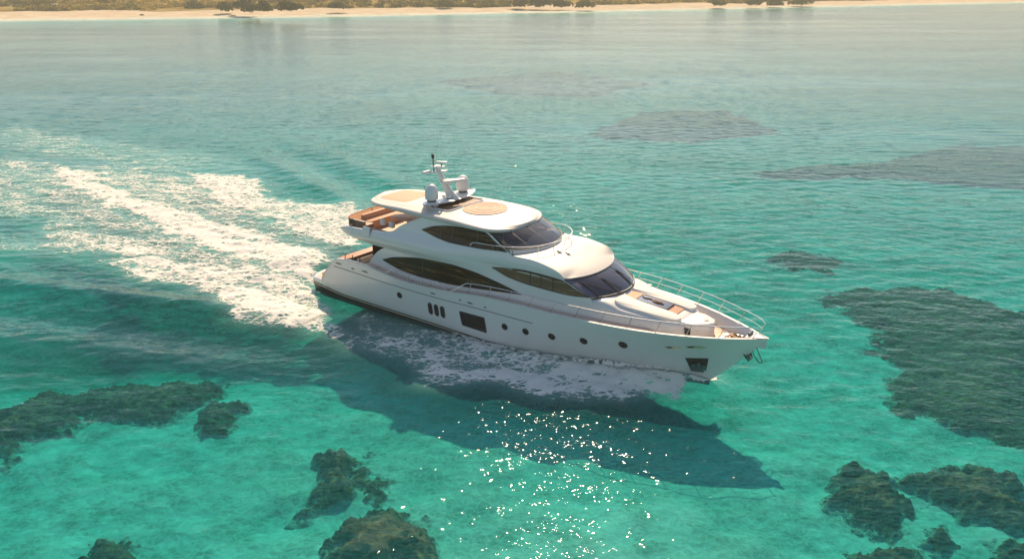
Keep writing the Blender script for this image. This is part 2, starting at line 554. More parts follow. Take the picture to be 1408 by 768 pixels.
# aft bulkhead of the saloon and underside / floor of the upper deck
ab = MB()
ab.box(-8.2, -8.1, -2.45, 2.45, 1.6, 3.9)
ab.build('aft_bulkhead', M['port'], yacht)
P = []
xs = np.concatenate([np.linspace(-10.65, -9.8, 8), np.linspace(-9.4, 2.0, 30)])
for k in np.linspace(-1, 1, 9):
    P.append(np.stack([xs, k * yh(xs, zU0(xs)), zU0(xs) * 1.0 + .0 * xs], 1))
MB().grid(np.array(P)).build('upper_deck_underside', M['gel'], yacht)
plate(xs, lambda x: yh(x, zU0(x) + .2) - .12, lambda x: np.maximum(zU0(x) + .06, 4.16), 'upper_deck_floor', M['teak'])
# bulwark cap of the upper deck, aft
def cap(m, sd):
    x = np.linspace(-10.6, -4.5, 60)
    z = zU1(x); y = yh(x, z)
    rows = [(y + .0, z - .03), (y + .015, z + .01), (y - .03, z + .035), (y - .12, z + .03), (y - .15, z - .02), (y - .16, np.maximum(z - .55, 4.17))]
    m.grid(np.stack([np.stack([x, -sd * a, b], 1) for a, b in rows], 1))
mirror_build(cap, 'upper_bulwark_cap', M['gel'], yacht, ang=50)
# rounded aft edge of the overhang
P = []
for b in np.linspace(-1, 1, 17):
    y = b * float(yh(-10.62, 4.4))
    bow = .28 * (1 - b * b)
    P.append([(-10.62 - bow, y, 4.29), (-10.70 - bow, y, 4.34), (-10.66 - bow, y, 4.42), (-10.35 - bow, y, 4.50), (-10.1 - bow, y, 4.50), (-10.05 - bow, y, 4.15)])
MB().grid(np.array(P)).build('aft_overhang_edge', M['gel'], yacht, ang=50)

# --- side windows (tinted glass panels set on the skin)
def band(xs, zt, zb, off, sd, n=7):
    P = np.zeros((len(xs), n, 3))
    for j in range(n):
        z = zb + (zt - zb) * j / (n - 1)
        P[:, j] = np.stack([xs, -sd * (yh(xs, z) + off), z], 1)
    return P
def side_window(name, top, bot, mat, mull, off=.012):
    ft, fb = stab(top), stab(bot)
    xs = np.linspace(top[0][0], top[-1][0], 70)
    for sd in (1, -1):
        zt, zb = ft(xs), np.minimum(fb(xs), ft(xs))
        w = MB().grid(band(xs, zt, zb, off, sd)).build(name, mat, yacht)
        rim = MB()
        for f in (ft, fb):
            z = np.where(f is ft, ft(xs), zb)
            rim.tube([(x, -sd * (float(yh(x, zz)) + off), zz) for x, zz in zip(xs, z)], .018, 5)
        rim.build('window_seal', M['trim'], w)
        for x in mull:
            a, b = float(fb(x)), float(ft(x))
            zz = np.linspace(a, b, 6)
            P = np.array([[(x + d, -sd * (float(yh(x + d, z)) + off + .012), z) for z in zz] for d in (-.035, .035)])
            MB().grid(P).build('mullion', M['trim'], w)
side_window('saloon_window', [(-7.34, 3.07), (-6.6, 3.33), (-5.66, 3.52), (-4.34, 3.72), (-3.1, 3.78), (-2.3, 3.80), (-1.4, 3.74), (-.77, 3.68), (.39, 3.50), (2.34, 3.14)],
            [(-7.34, 3.05), (-6.65, 2.86), (-5.7, 2.70), (-4.34, 2.63), (-2.6, 2.66), (-1.68, 2.72), (.19, 2.90), (2.34, 3.12)], M['win'], (-4.3,))
side_window('wheelhouse_side_window', [(.45, 4.17), (1.5, 4.30), (2.83, 4.40), (3.6, 4.38), (4.2, 4.36), (4.71, 4.33), (5.3, 4.06), (6.1, 3.72)],
            [(.45, 4.15), (1.49, 3.84), (2.86, 3.71), (4.17, 3.68), (5.2, 3.67), (6.1, 3.70)], M['winmid'], (2.85, 3.5, 4.2))
side_window('flybridge_side_window', [(-4.34, 5.35), (-3.41, 5.68), (-2.13, 5.87), (-1.2, 5.92), (-.2, 5.92), (.6, 5.53), (1.36, 5.17)],
            [(-4.34, 5.33), (-3.0, 5.07), (-2.16, 5.0), (-.42, 5.03), (.95, 5.13), (1.36, 5.15)], M['win'], (-3.0, -2.2, -.55))

# --- wheelhouse roof (brow) and windscreen
def brow():
    na, nb = 24, 31
    za = stab([(0, 5.05), (.33, 5.03), (.7, 4.80), (.9, 4.60), (1, 4.46)])
    P = np.zeros((na, nb, 3))
    for i in range(na):
        a = i / (na - 1)
        a = 1 - (1 - a) ** 1.5
        for j in range(nb):
            b = -1 + 2 * j / (nb - 1)
            x = (1 - a) * (1.75 + .2 * (1 - abs(b) ** 2)) + a * (5.64 - .80 * abs(b) ** 2.3)
            ye = float(yh(min(x, 4.86), float(zU1(min(x, 4.86)))))
            y = b * (ye if abs(b) > .98 else ye * .998)
            z = float(za(a)) + .07 * (1 - b * b) * (1 - a) - (.0)
            zr = float(zU1(min(max(x, 1.75), 4.86)))
            z = z * (1 - abs(b) ** 5) + zr * abs(b) ** 5
            P[i, j] = (x, y, z)
    return P
BP = brow()
roof = MB().grid(BP)
fr = BP[-1]
roof.grid(np.array([fr, fr + np.array([.01, 0, -.04]), fr * np.array([1, .985, 1]) + np.array([-.06, 0, -.075])]))
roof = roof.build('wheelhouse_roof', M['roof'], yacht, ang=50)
def wbase(b): return np.array([7.02 - .80 * abs(b) ** 1.9, 2.09 * b, 3.66])
def wtop(b): return np.array([5.60 - .80 * abs(b) ** 2.3, 2.37 * b, 4.385])
def wgrid(b0, b1, n=16, k=7, off=0.0, bulge=.05):
    P = np.zeros((n, k, 3))
    for i, b in enumerate(np.linspace(b0, b1, n)):
        for j in range(k):
            t = j / (k - 1)
            P[i, j] = wbase(b) * (1 - t) + wtop(b) * t + np.array([.45, 0, .9]) * (bulge * 4 * t * (1 - t) + off)
    return P
ws = MB().grid(wgrid(-1, 1, 41)).build('windscreen', M['screen'], yacht)
for b0, b1 in ((-1, -.86), (.86, 1)):
    MB().grid(wgrid(b0, b1, 6, off=.012)).build('windscreen_pillar', M['console'], ws)
for b0 in (-.30, .34):
    MB().grid(wgrid(b0 - .014, b0 + .014, 3, off=.012)).build('mullion', M['trim'], ws)
rim = MB()
rim.tube([wbase(b) + np.array([.01, 0, .01]) for b in np.linspace(-1, 1, 41)], .04, 6)
rim.tube([wtop(b) + np.array([.0, 0, .0]) for b in np.linspace(-1, 1, 41)], .022, 6)
rim.build('windscreen_seal', M['trim'], ws)
for b0, b1 in ((-.80, -.42), (-.30, -.12), (.34, .50)):
    w = MB()
    p0 = wgrid(b0, b0, 2, 9, .05)[0]; p1 = wgrid(b1, b1, 2, 9, .05)[0]
    w.tube([p0[0] + np.array([.1, 0, -.02]), p0[1], p0[4], p0[6]], .022, 6)
    w.tube([p0[6] * .98 + p0[7] * .02, p0[3] * .5 + p1[3] * .5, p1[1]], .016, 6)
    w.build('wiper', M['trim'], yacht)
# inside the wheelhouse: dashboard and back wall
dp = [(6.75 - .72 * abs(b) ** 1.9, 1.9 * b) for b in np.linspace(1, -1, 15)] + [(5.4, -1.8), (5.2, 0), (5.4, 1.8)]
MB().slab(dp[::-1], 3.4, 3.60, .03).build('dashboard', M['pad'], yacht)
MB().box(4.3, 4.5, -2.1, 2.1, 2.9, 4.4).build('wheelhouse_bulkhead', M['brown'], yacht)

# --- flybridge: coaming, windscreen, interior
def fbase(b, z=5.26): return np.array([2.56 - 1.08 * abs(b) ** 2.3, 2.30 * b, z])
def ftop(b): return np.array([1.0 - 1.0 * abs(b) ** 2.4, 2.22 * b, 5.97])
def fgrid(b0, b1, n=16, k=6, off=0.0):
    P = np.zeros((n, k, 3))
    for i, b in enumerate(np.linspace(b0, b1, n)):
        for j in range(k):
            t = j / (k - 1)
            P[i, j] = fbase(b) * (1 - t) + ftop(b) * t + np.array([.4, 0, .9]) * (.03 * 4 * t * (1 - t) + off)
    return P
fc = MB()
bs = np.linspace(-1, 1, 41)
fc.grid(np.array([[fbase(b, 4.98) + np.array([.05, 0, 0]), fbase(b, 5.22) + np.array([.03, 0, 0]), fbase(b, 5.265), fbase(b, 5.265) + np.array([-.1, 0, 0]), fbase(b, 5.2) + np.array([-.12, 0, 0])] for b in bs]))
fc.build('flybridge_coaming', M['gel'], yacht, ang=40)
fs = MB().grid(fgrid(-1, 1, 41)).build('flybridge_windscreen', M['flyscreen'], yacht)
for b0 in (-.62, -.1, .42, .74):
    MB().grid(fgrid(b0 - .012, b0 + .012, 3, off=.01)).build('mullion', M['trim'], fs)
for b0, b1 in ((-1, -.93), (.93, 1)):
    MB().grid(fgrid(b0, b1, 4, off=.012)).build('screen_pillar', M['trim'], fs)
sl = MB(); sl.tube([fbase(b) + np.array([.01, 0, .0]) for b in bs], .026, 6); sl.build('screen_seal', M['trim'], fs)
fd = [tuple((fbase(b) + np.array([-.14, 0, 0]))[:2] * np.array([1, .95])) for b in np.linspace(-1, 1, 21)] + [(.55, 1.9), (1.05, 0), (.55, -1.9)]
MB().slab(fd, 5.02, 5.25, .02).build('flybridge_dash', M['padpale'], yacht)
MB().box(-6.0, 1.5, -2.2, 2.2, 4.2, 4.36).build('flybridge_floor', M['teak'], yacht)
cs = MB()
cs.box(.75, 1.3, -1.5, -.35, 4.36, 5.42, .06); cs.box(.95, 1.2, -1.3, -.6, 5.42, 5.62, .05)
cs.build('helm_console', M['console'], yacht)
def helm_seat(x, y):
    s = MB()
    s.box(x - .3, x + .3, y - .35, y + .35, 4.7, 4.9, .06)
    s.box(x - .38, x - .22, y - .35, y + .35, 4.9, 5.65, .06)
    s.tube([(x, y, 4.36), (x, y, 4.7)], .07)
    s.build('helm_seat', M['console'], yacht)
helm_seat(.05, -1.0); helm_seat(.05, -.1)
s = MB(); s.box(-.9, 1.0, .7, 1.5, 4.36, 4.85, .08); s.box(-.9, 1.0, 1.5, 1.9, 4.36, 5.35, .08); s.build('lounge_seat', M['pad'], yacht)
s = MB(); s.box(-3.6, -1.2, -1.9, -1.2, 4.36, 4.85, .08); s.box(-3.6, -1.2, -2.1, -1.9, 4.36, 5.3, .05); s.build('lounge_seat', M['padpale'], yacht)

# --- hardtop
hb = stab([(-9.40, .02), (-9.36, .75), (-9.2, 1.35), (-8.8, 1.75), (-8.2, 1.98), (-6, 2.22), (-3.5, 2.42), (-1.2, 2.5), (-.3, 2.44), (.2, 2.28), (.55, 1.98), (.82, 1.5), (1.0, .85), (1.06, .02)])
hz = stab([(-9.4, 6.02), (-8, 6.0), (-6, 6.0), (-3, 6.03), (0, 5.98), (1.06, 5.92)])
hthk = stab([(-9.4, .10), (-8, .14), (-5.5, .24), (-2.5, .24), (0, .17), (1.06, .10)])
x = np.concatenate([[-9.40, -9.395, -9.38, -9.36, -9.3], np.linspace(-9.2, .2, 60), [.35, .5, .65, .8, .9, .97, 1.02, 1.05, 1.058, 1.06]])
def ring_pts(k):
    H_, z0, t_ = hb(x), hz(x), hthk(x)
    y, z = k
    return np.stack([x, y * H_, z0 + z(t_)], 1)
prof = [(0, lambda t: -.02 + 0 * t), (.5, lambda t: -.03 + 0 * t), (.88, lambda t: -.05 - .15 * t), (.965, lambda t: -.05 + 0 * t), (1.0, lambda t: .25 * t), (.992, lambda t: .55 * t),
        (.965, lambda t: .8 * t), (.92, lambda t: .95 * t), (.86, lambda t: .92 * t), (.83, lambda t: .98 * t), (.7, lambda t: .06 + t), (.4, lambda t: .10 + t), (0, lambda t: .115 + t)]
prof = prof + [(-a, f) for a, f in prof[-2:0:-1]]
ht = MB().grid(np.stack([ring_pts(k) for k in prof], 1), cv=True)
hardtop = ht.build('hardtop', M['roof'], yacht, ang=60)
def ht_top(xx, yy):
    r = np.clip(abs(yy) / max(float(hb(xx)), .1), 0, 1)
    return float(hz(xx)) + float(hthk(xx)) + np.interp(r, [0, .4, .7, .83], [.115, .10, .06, 0.0])
# circular seat with two pale rings, towards the front
rc = (-1.95, .12)
def disc(c, rx, ry, off, n=40, rings=8):
    P = []
    for i in range(rings + 1):
        r = max(i / rings, .001)
        P.append([(c[0] + rx * r * cos(a), c[1] + ry * r * sin(a), ht_top(c[0] + rx * r * cos(a), c[1] + ry * r * sin(a)) + off) for a in np.linspace(0, 2 * pi, n, endpoint=False)])
    return np.array(P)
rp = MB().grid(disc(rc, 1.18, 1.32, .02), cv=True).build('round_pad', M['pad'], hardtop)
for k in (.72, .40, 1.0):
    t_ = MB()
    P = [np.array((rc[0] + 1.18 * k * cos(a), rc[1] + 1.32 * k * sin(a), 0)) for a in np.linspace(0, 2 * pi, 48, endpoint=False)]
    for p in P: p[2] = ht_top(p[0], p[1]) + .022
    t_.tube(P, .022, 6, closed=True)
    t_.build('pad_ring', M['padpale'], hardtop)
# aft pad
P = []
for i in range(13):
    a = i / 12
    xx = -8.85 + 2.55 * a
    hw = 1.28 + .12 * a
    if i in (0, 12): hw -= .3
    if i in (1, 11): hw -= .1
    P.append([(xx, b * hw, ht_top(xx, b * hw) + .022 + (0 if 0 < i < 12 and abs(b) < 1 else -.03)) for b in np.linspace(-1, 1, 13)])
MB().grid(np.array(P)).build('aft_pad', M['pad'], hardtop)
# sunroof: brown panel in a raised frame
srf = MB()
P = []
for i in range(9):
    xx = -4.55 + 1.42 * i / 8
    P.append([(xx, b, ht_top(xx, b) + .012) for b in np.linspace(-1.45, 1.45, 15)])
sr = MB().grid(np.array(P)).build('sunroof', M['brown'], hardtop)
loop = [(-4.55, -1.45), (-3.85, -1.5), (-3.13, -1.45), (-3.05, 0), (-3.13, 1.45), (-3.85, 1.5), (-4.55, 1.45), (-4.6, 0)]
loop = catmull([(a, b, 0) for a, b in loop], 6, True)
fm = MB(); fm.tube([(p[0], p[1], ht_top(p[0], p[1]) + .03) for p in loop], .05, 6, closed=True); fm.build('sunroof_frame', M['gel'], sr)

# --- radar wing, domes and mast
wg = []
for b in np.linspace(-1, 1, 25):
    yy = 2.2 * b
    ch = .80 * (1 - abs(b) ** 2.5) + .06
    xm = -4.62 + .28 * abs(b) ** 1.6
    z = 6.62 - .05 * (1 - abs(b)) + .03 * abs(b)
    th = .07 * (1 - .6 * abs(b))
    wg.append([(xm - ch, yy, z), (xm - ch * .7, yy, z + th), (xm, yy, z + th * 1.2), (xm + ch * .8, yy, z + th), (xm + ch, yy, z + .01), (xm + ch * .7, yy, z - th), (xm, yy, z - th * 1.4), (xm - ch * .7, yy, z - th)])
wing = MB().grid(np.array(wg), cv=True).build('radar_wing', M['gel'], yacht, ang=50)
for sd in (1, -1):
    leg = MB()
    leg.grid(np.array([[(-5.2, sd * 1.05, 6.16), (-4.25, sd * 1.15, 6.16), (-4.25, sd * 1.35, 6.14), (-5.2, sd * 1.25, 6.14)],
                       [(-5.0, sd * .95, 6.58), (-4.3, sd * 1.0, 6.58), (-4.3, sd * 1.2, 6.58), (-5.0, sd * 1.15, 6.58)]]), cv=True)
    leg.build('wing_strut', M['gel'], wing)
    d = MB().lathe([(.02, .0), (.24, .0), (.25, .05), (.33, .07), (.365, .10), (.37, .3), (.355, .52), (.32, .68), (.25, .80), (.14, .88), (.02, .905)], (-4.52, sd * 1.34, 6.72), 28)
    dm = d.build('satellite_dome', M['dome'], yacht, ang=50)
    MB().lathe([(.2, -.06), (.25, -.05), (.25, .03), (.2, .03)], (-4.52, sd * 1.34, 6.71), 24).build('dome_base', M['trim'], dm)
ms = MB()
pts = [(-4.05, 6.62, .40, .15), (-4.35, 6.95, .28, .13), (-4.75, 7.45, .19, .10), (-5.02, 7.9, .15, .09), (-5.2, 8.3, .12, .08)]
ms.grid(np.array([[(cx - w_, -t_, z), (cx - w_ * .5, -t_ * 1.2, z), (cx + w_ * .6, -t_ * 1.1, z), (cx + w_, 0, z), (cx + w_ * .6, t_ * 1.1, z), (cx - w_ * .5, t_ * 1.2, z), (cx - w_, t_, z)] for cx, z, w_, t_ in pts]), cv=True)
ms.box(-5.5, -4.85, -.28, .28, 8.24, 8.30, .02)
mast = ms.build('radar_mast', M['gel'], yacht, ang=40)
r1 = MB()
r1.box(-4.62, -4.38, -.14, .14, 7.34, 7.5, .03)
r1.slab([(-4.72, -.2), (-4.28, -.55), (-3.75, .75), (-4.0, .85)], 7.52, 7.64, .03)
r1.build('radar_scanner', M['dome'], mast)
MB().slab([(-5.0, -.14), (-4.8, -.2), (-4.75, .55), (-4.95, .55)], 7.45, 7.52, .02).build('spreader', M['gel'], mast)
MB().slab([(-5.65, -.85), (-5.4, -.9), (-4.85, .3), (-4.9, .55), (-5.2, .4)], 7.95, 8.02, .02).build('spreader', M['gel'], mast)
MB().slab([(-5.3, -.1), (-4.7, .1), (-4.75, .35), (-5.3, .15)], 8.48, 8.56, .02).build('spreader', M['gel'], mast)
MB().slab([(-5.5, -1.0), (-5.3, -1.0), (-5.3, -.4), (-5.5, -.4)], 8.02, 8.12, .04).build('spreader_lamp', M['dome'], mast)
pp = MB(); pp.tube([(-5.32, -.18, 7.95), (-5.42, -.12, 8.72)], .045); pp.tube([(-5.0, .1, 8.2), (-5.02, .12, 8.56)], .04); pp.build('lamp_post', M['green'], mast)
MB().lathe([(.02, 0), (.075, .01), (.085, .06), (.085, .22), (.06, .27), (.02, .28)], (-5.43, -.12, 8.70), 14).build('masthead_lamp', M['trim'], mast)
MB().tube([(-5.1, .1, 8.5), (-5.25, .15, 10.4)], .008, 5).build('whip_aerial', M['dome'], mast)
MB().tube([(-5.3, -.5, 6.7), (-5.3, -.5, 7.5)], .02, 5).build('short_aerial', M['dome'], wing)
MB().lathe([(.02, .17), (.12, .16), (.16, .1), (.17, 0)], (-4.2, -.28, 6.70), 14).build('horn_cover', M['gel'], wing)
MB().lathe([(.02, .06), (.1, .05), (.11, 0)], (-4.62, -.2, 6.70), 14).build('camera_pod', M['trim'], wing)

# --- flybridge rail and small fittings on the brow
frp = catmull([(-.9, -2.52, 5.12), (-.6, -2.52, 5.32), (.6, -2.60, 5.42), (1.8, -2.42, 5.50), (2.7, -1.6, 5.52), (3.08, -.6, 5.54), (3.1, .5, 5.54), (2.75, 1.6, 5.52), (1.8, 2.42, 5.50), (.6, 2.60, 5.42), (-.6, 2.52, 5.32), (-.9, 2.52, 5.12)], 8)
r = MB(); r.tube(frp, .024, 6)
frail = r.build('flybridge_rail', M['steel'], yacht)
for sd in (-1, 1):
    for a, b in (((.6, sd * 2.60, 5.42), (.55, sd * 2.36, 5.08)), ((1.8, sd * 2.42, 5.5), (1.7, sd * 2.34, 5.08)), ((2.75, sd * 1.55, 5.52), (2.6, sd * 1.4, 5.1)), ((3.08, sd * .55, 5.54), (2.95, sd * .5, 5.1))):
        MB().tube([a, b], .02, 6).build('stanchion', M['steel'], frail)
def fitting(x, y, z):
    m = MB()
    m.lathe([(.02, .16), (.06, .15), (.07, .05), (.03, .02), (.03, 0)], (x, y, z), 12)
    m.box(x - .16, x + .16, y - .035, y + .035, z + .06, z + .11, .015)
    return m
fitting(3.35, -.55, 5.03).build('searchlight', M['steel'], yacht)
fitting(3.75, -.35, 4.96).build('horn', M['steel'], yacht)

# --- foredeck: coachroof, sun pads, hatch, locker
cw = stab([(5.0, 2.30), (6.2, 2.16), (7, 2.05), (8.5, 1.82), (9.6, 1.55), (10.2, 1.32), (10.55, 1.0)])
cz = stab([(5.0, 3.62), (6.6, 3.62), (7.1, 3.52), (7.6, 3.36), (9, 3.24), (10.2, 3.10), (10.55, 2.95)])
x = np.concatenate([np.linspace(5.0, 10.2, 40), [10.3, 10.4, 10.5, 10.55]])
P = []
for k, q in ((1.06, -9), (1.02, .35), (.985, .75), (.94, .93), (.85, 1.0), (.45, 1.02), (0, 1.025), (-.45, 1.02), (-.85, 1.0), (-.94, .93), (-.985, .75), (-1.02, .35), (-1.06, -9)):
    zb_ = zdeck(x) - .05
    zz = zb_ if q == -9 else zb_ + (cz(x) - zb_) * q
    P.append(np.stack([x, cw(x) * k, zz], 1))
P = np.array(P)
end = P[:, -1].copy(); end[:, 0] += .08; end[:, 2] = np.minimum(end[:, 2], float(zdeck(10.6)) + .1)
coach = MB().grid(np.concatenate([P, end[:, None]], 1)).build('coachroof', M['gel_warm'], yacht, ang=50)
def ctop(x, y): return float(cz(x)) + .012
def arm(sd):
    o = [(7.15, .55), (7.35, .42), (9.9, .50), (10.22, .58), (10.35, .85), (10.2, 1.18), (9.6, 1.36), (8.0, 1.55), (7.35, 1.55), (7.1, 1.3)]
    o = [(a, sd * b) for a, b in o]
    if sd < 0: o = o[::-1]
    o = [tuple(p[:2]) for p in catmull([(a, b, 0) for a, b in o], 5, True)]
    m = MB()
    m.slab(o if sd > 0 else o, 0, .17, .04, zf=lambda a, b: ctop(min(a, 10.2), b) - .05)
    return m.build('sun_pad', M['padpale'], yacht, ang=50)
arm(-1); arm(1)
MB().slab([(7.2, -.42), (9.95, -.46), (9.95, .46), (7.2, .42)], 0, .06, .015, zf=lambda a, b: ctop(min(a, 10.2), b) - .01).build('pad_well', M['pad'], yacht)
hx = MB().slab([(7.75, -.42), (9.4, -.44), (9.4, .44), (7.75, .42)], 0, .07, .012, zf=lambda a, b: ctop(min(a, 10.2), b) + .05).build('deck_hatch', M['greyglass'], yacht)
fm = MB(); fm.tube([(a, b, ctop(a, b) + .115) for a, b in ((7.75, -.42), (9.4, -.44), (9.4, .44), (7.75, .42))], .022, 6, closed=True); fm.build('hatch_frame', M['trim'], hx)
lo = [(10.35, -.82), (10.9, -.80), (11.55, -.35), (11.72, 0), (11.55, .42), (10.9, .80), (10.35, .82), (10.2, 0)]
lk = MB().slab(lo, 2.3, 3.06, .06).build('bow_locker', M['gel_warm'], yacht, ang=50)
MB().slab([(10.45, -.845), (10.88, -.825), (10.88, -.815), (10.45, -.825)], 2.5, 2.82, .0).build('locker_opening', M['trim'], lk)
MB().lathe([(.02, .03), (.11, .025), (.12, 0)], (11.25, .05, 3.06), 16).build('locker_button', M['darksteel'], lk)
MB().lathe([(.02, .03), (.11, .025), (.12, 0)], (7.35, 1.85, 3.44), 16).build('deck_filler', M['darksteel'], coach)
# windlass, bollards, fairlead at the bow
wl = MB(); wl.lathe([(.16, 0), (.16, .06), (.1, .1), (.08, .2), (.14, .26), (.14, .32), (.02, .34)], (12.35, .0, 2.36), 18); wl.box(12.1, 12.25, -.25, .25, 2.37, 2.5, .03)
wl.build('windlass', M['steel'], yacht)
for sd in (1, -1):
    b_ = MB()
    for xx in (12.75, 12.95):
        b_.lathe([(.05, 0), (.05, .16), (.075, .18), (.075, .22), (.02, .23)], (xx, sd * .42, 2.38), 12)
    b_.box(12.65, 13.05, sd * .42 - .08, sd * .42 + .08, 2.36, 2.39)
    b_.build('bollard', M['steel'], yacht)
fl = MB()
fl.grid(np.array([[(13.35, -.42 * k, 2.92), (13.85, -.28 * k, 2.95), (14.3, -.05 * k, 2.95)] for k in np.linspace(-1, 1, 7)]))
fl.grid(np.array([[(13.35, -.42 * k, 2.92 if abs(k) > .2 else 2.92), (13.33, -.25 * k, 2.42)] for k in np.linspace(-1, 1, 7)]))
fl.build('bow_plate', M['gel_warm'], yacht)
MB().tube([(13.45, -.2, 2.99), (13.45, .2, 2.99)], .07, 12).build('bow_roller', M['darksteel'], yacht)

# --- rails along the foredeck and the side decks
def rail_path(sd, xs, h0, rake, out=.06):
    pts = []
    for x in xs:
        y = float(sheer_y(x))
        pts.append((x + rake, -sd * (max(y - .07, 0.02) + out), float(zS(x)) + .04 + h0))
    return pts
for sd in (1, -1):
    x0 = -1.7
    xs = np.linspace(x0, 13.75, 60)
    hh = lambda x: .62 * float(sst(x0 - .05, x0 + .9, x)) * (1 - .25 * float(sst(13.2, 14.0, x)))
    m = MB()
    top = []
    for x in xs:
        top.append((x + .28 * hh(x) / .62, -sd * (max(float(sheer_y(x)) - .06, .02) + .05), float(zS(x)) + .04 + hh(x)))
    m.tube(top, .022, 6)
    mid = [((x + .14), -sd * (max(float(sheer_y(x)) - .06, .02) + .025), float(zS(x)) + .04 + hh(x) * .5) for x in np.linspace(6.0, 13.7, 36)]
    if sd < 0: m.tube(mid, .016, 6)
    else: m.tube(mid, .007, 5)
    rl = m.build('bow_rail', M['steel'], yacht)
    for x in np.arange(-.6, 13.9, 1.30):
        y = max(float(sheer_y(x)) - .06, .02)
        h = hh(x)
        MB().tube([(x, -sd * y, float(zS(x)) + .03), (x + .28 * h / .62, -sd * (y + .05), float(zS(x)) + .04 + h)], .017, 6).build('stanchion', M['steel'], rl)
    # short rail beside the saloon
    xs = np.linspace(-6.6, -2.1, 30)
    m = MB()
    m.tube([(x, -sd * (float(sheer_y(x)) - .10), float(zS(x)) + .05 + .38 * float(sst(-6.7, -5.9, x)) * (1 - float(sst(-2.7, -2.05, x)))) for x in xs], .02, 6)
    rl = m.build('side_rail', M['steel'], yacht)
    for x in (-5.8, -4.8, -3.8, -2.9):
        MB().tube([(x, -sd * (float(sheer_y(x)) - .08), float(zS(x)) + .03), (x, -sd * (float(sheer_y(x)) - .10), float(zS(x)) + .40)], .016, 6).build('stanchion', M['steel'], rl)

# --- hull openings and fittings, both sides
def hull_patch(pts, off, name, mat, sd, parent):
    c = np.mean(pts, 0)
    m = MB()
    rings = []
    for k in (1.0, .66, .33, .001):
        rings.append([(c[0] + (p[0] - c[0]) * k, -sd * (float(hully(c[0] + (p[0] - c[0]) * k, c[1] + (p[1] - c[1]) * k)) + off), c[1] + (p[1] - c[1]) * k) for p in pts])
    m.grid(np.array(rings), cv=True)
    return m.build(name, mat, parent)
def ell(cx, cz, rx, rz, n=24, rot=0.0):
    return [(cx + rx * cos(a) * cos(rot) - rz * sin(a) * sin(rot), cz + rx * cos(a) * sin(rot) + rz * sin(a) * cos(rot)) for a in np.linspace(0, 2 * pi, n, endpoint=False)]
def stadium(cx, cz, w, h, n=8):
    o = []
    for a in np.linspace(0, pi, n): o.append((cx + w * cos(a), cz + h - w + w * sin(a)))
    for a in np.linspace(pi, 2 * pi, n): o.append((cx + w * cos(a), cz - h + w + w * sin(a)))
    return o
for sd in (1, -1):
    for x, z, r_ in ((-5.58, 1.47, .16), (1.75, 1.40, .16), (3.02, 1.44, .16), (4.5, 1.50, .165), (6.2, 1.62, .17), (8.15, 1.80, .18)):
        p = hull_patch(ell(x, z, r_ * 1.02, r_), .012, 'porthole', M['port'], sd, yacht)
        rg = MB(); rg.tube([(a, -sd * (float(hully(a, b)) + .012), b) for a, b in ell(x, z, r_ * 1.08, r_ * 1.06)], .018, 6, closed=True); rg.build('porthole_rim', M['trim'], p)
    for x in (-3.32, -2.88, -2.44):
        p = hull_patch(stadium(x, 1.20, .135, .34), .012, 'hull_vent', M['port'], sd, yacht)
        rg = MB(); rg.tube([(a, -sd * (float(hully(a, b)) + .012), b) for a, b in stadium(x, 1.20, .145, .35)], .014, 6, closed=True); rg.build('vent_rim', M['darksteel'], p)
    o = [(-1.22, 1.56), (.44, 1.58), (.52, .72), (-1.12, .76)]
    o2 = []
    for i in range(4):
        a, b = np.array(o[i]), np.array(o[(i + 1) % 4])
        o2 += [tuple(a + (b - a) * k) for k in (.03, .3, .5, .7, .97)]
    p = hull_patch(o2, .012, 'hull_window', M['port'], sd, yacht)
    rg = MB(); rg.tube([(a, -sd * (float(hully(a, b)) + .012), b) for a, b in o2], .02, 6, closed=True); rg.build('window_seal', M['trim'], p)
    xs = np.linspace(-10.85, 3.5, 60)
    zl = stab([(-10.9, 2.12), (-6, 1.99), (-2.9, 1.97), (0, 2.02), (3.5, 2.04)])
    m = MB(); m.tube([(x, -sd * (float(hully(x, float(zl(x)))) + .004), float(zl(x))) for x in xs], .017, 6)
    m.build('rubbing_strake', M['trim'], yacht)
    for x, z, w, h in ((-10.4, 2.37, .26, .045), (-9.2, 2.30, .16, .04), (-8.2, 2.33, .27, .04), (-3.0, 2.18, .2, .035), (-1.1, 2.24, .10, .035), (-.45, 2.22, .2, .04), (.55, 2.22, .08, .04)):
        hull_patch(ell(x, z, w, h, 16, -.03), .012, 'fairlead', M['trim'], sd, yacht)
    for x, z, w in ((10.45, 2.04, .40), (11.40, 2.20, .44)):
        p = hull_patch(ell(x, z, w, .085, 20, .10), .014, 'hawse_plate', M['brass'], sd, yacht)
        hull_patch(ell(x - w * .45, z - w * .045, w * .35, .05, 16, .1), .022, 'hawse_hole', M['trim'], sd, p)
    pk = [(10.82, 1.42), (11.82, 1.52), (11.62, .72), (10.95, .62)]
    o2 = []
    for i in range(4):
        a, b = np.array(pk[i]), np.array(pk[(i + 1) % 4])
        o2 += [tuple(a + (b - a) * k) for k in (.02, .35, .65, .98)]
    hull_patch(o2, .012, 'anchor_pocket', M['trim'], sd, yacht)

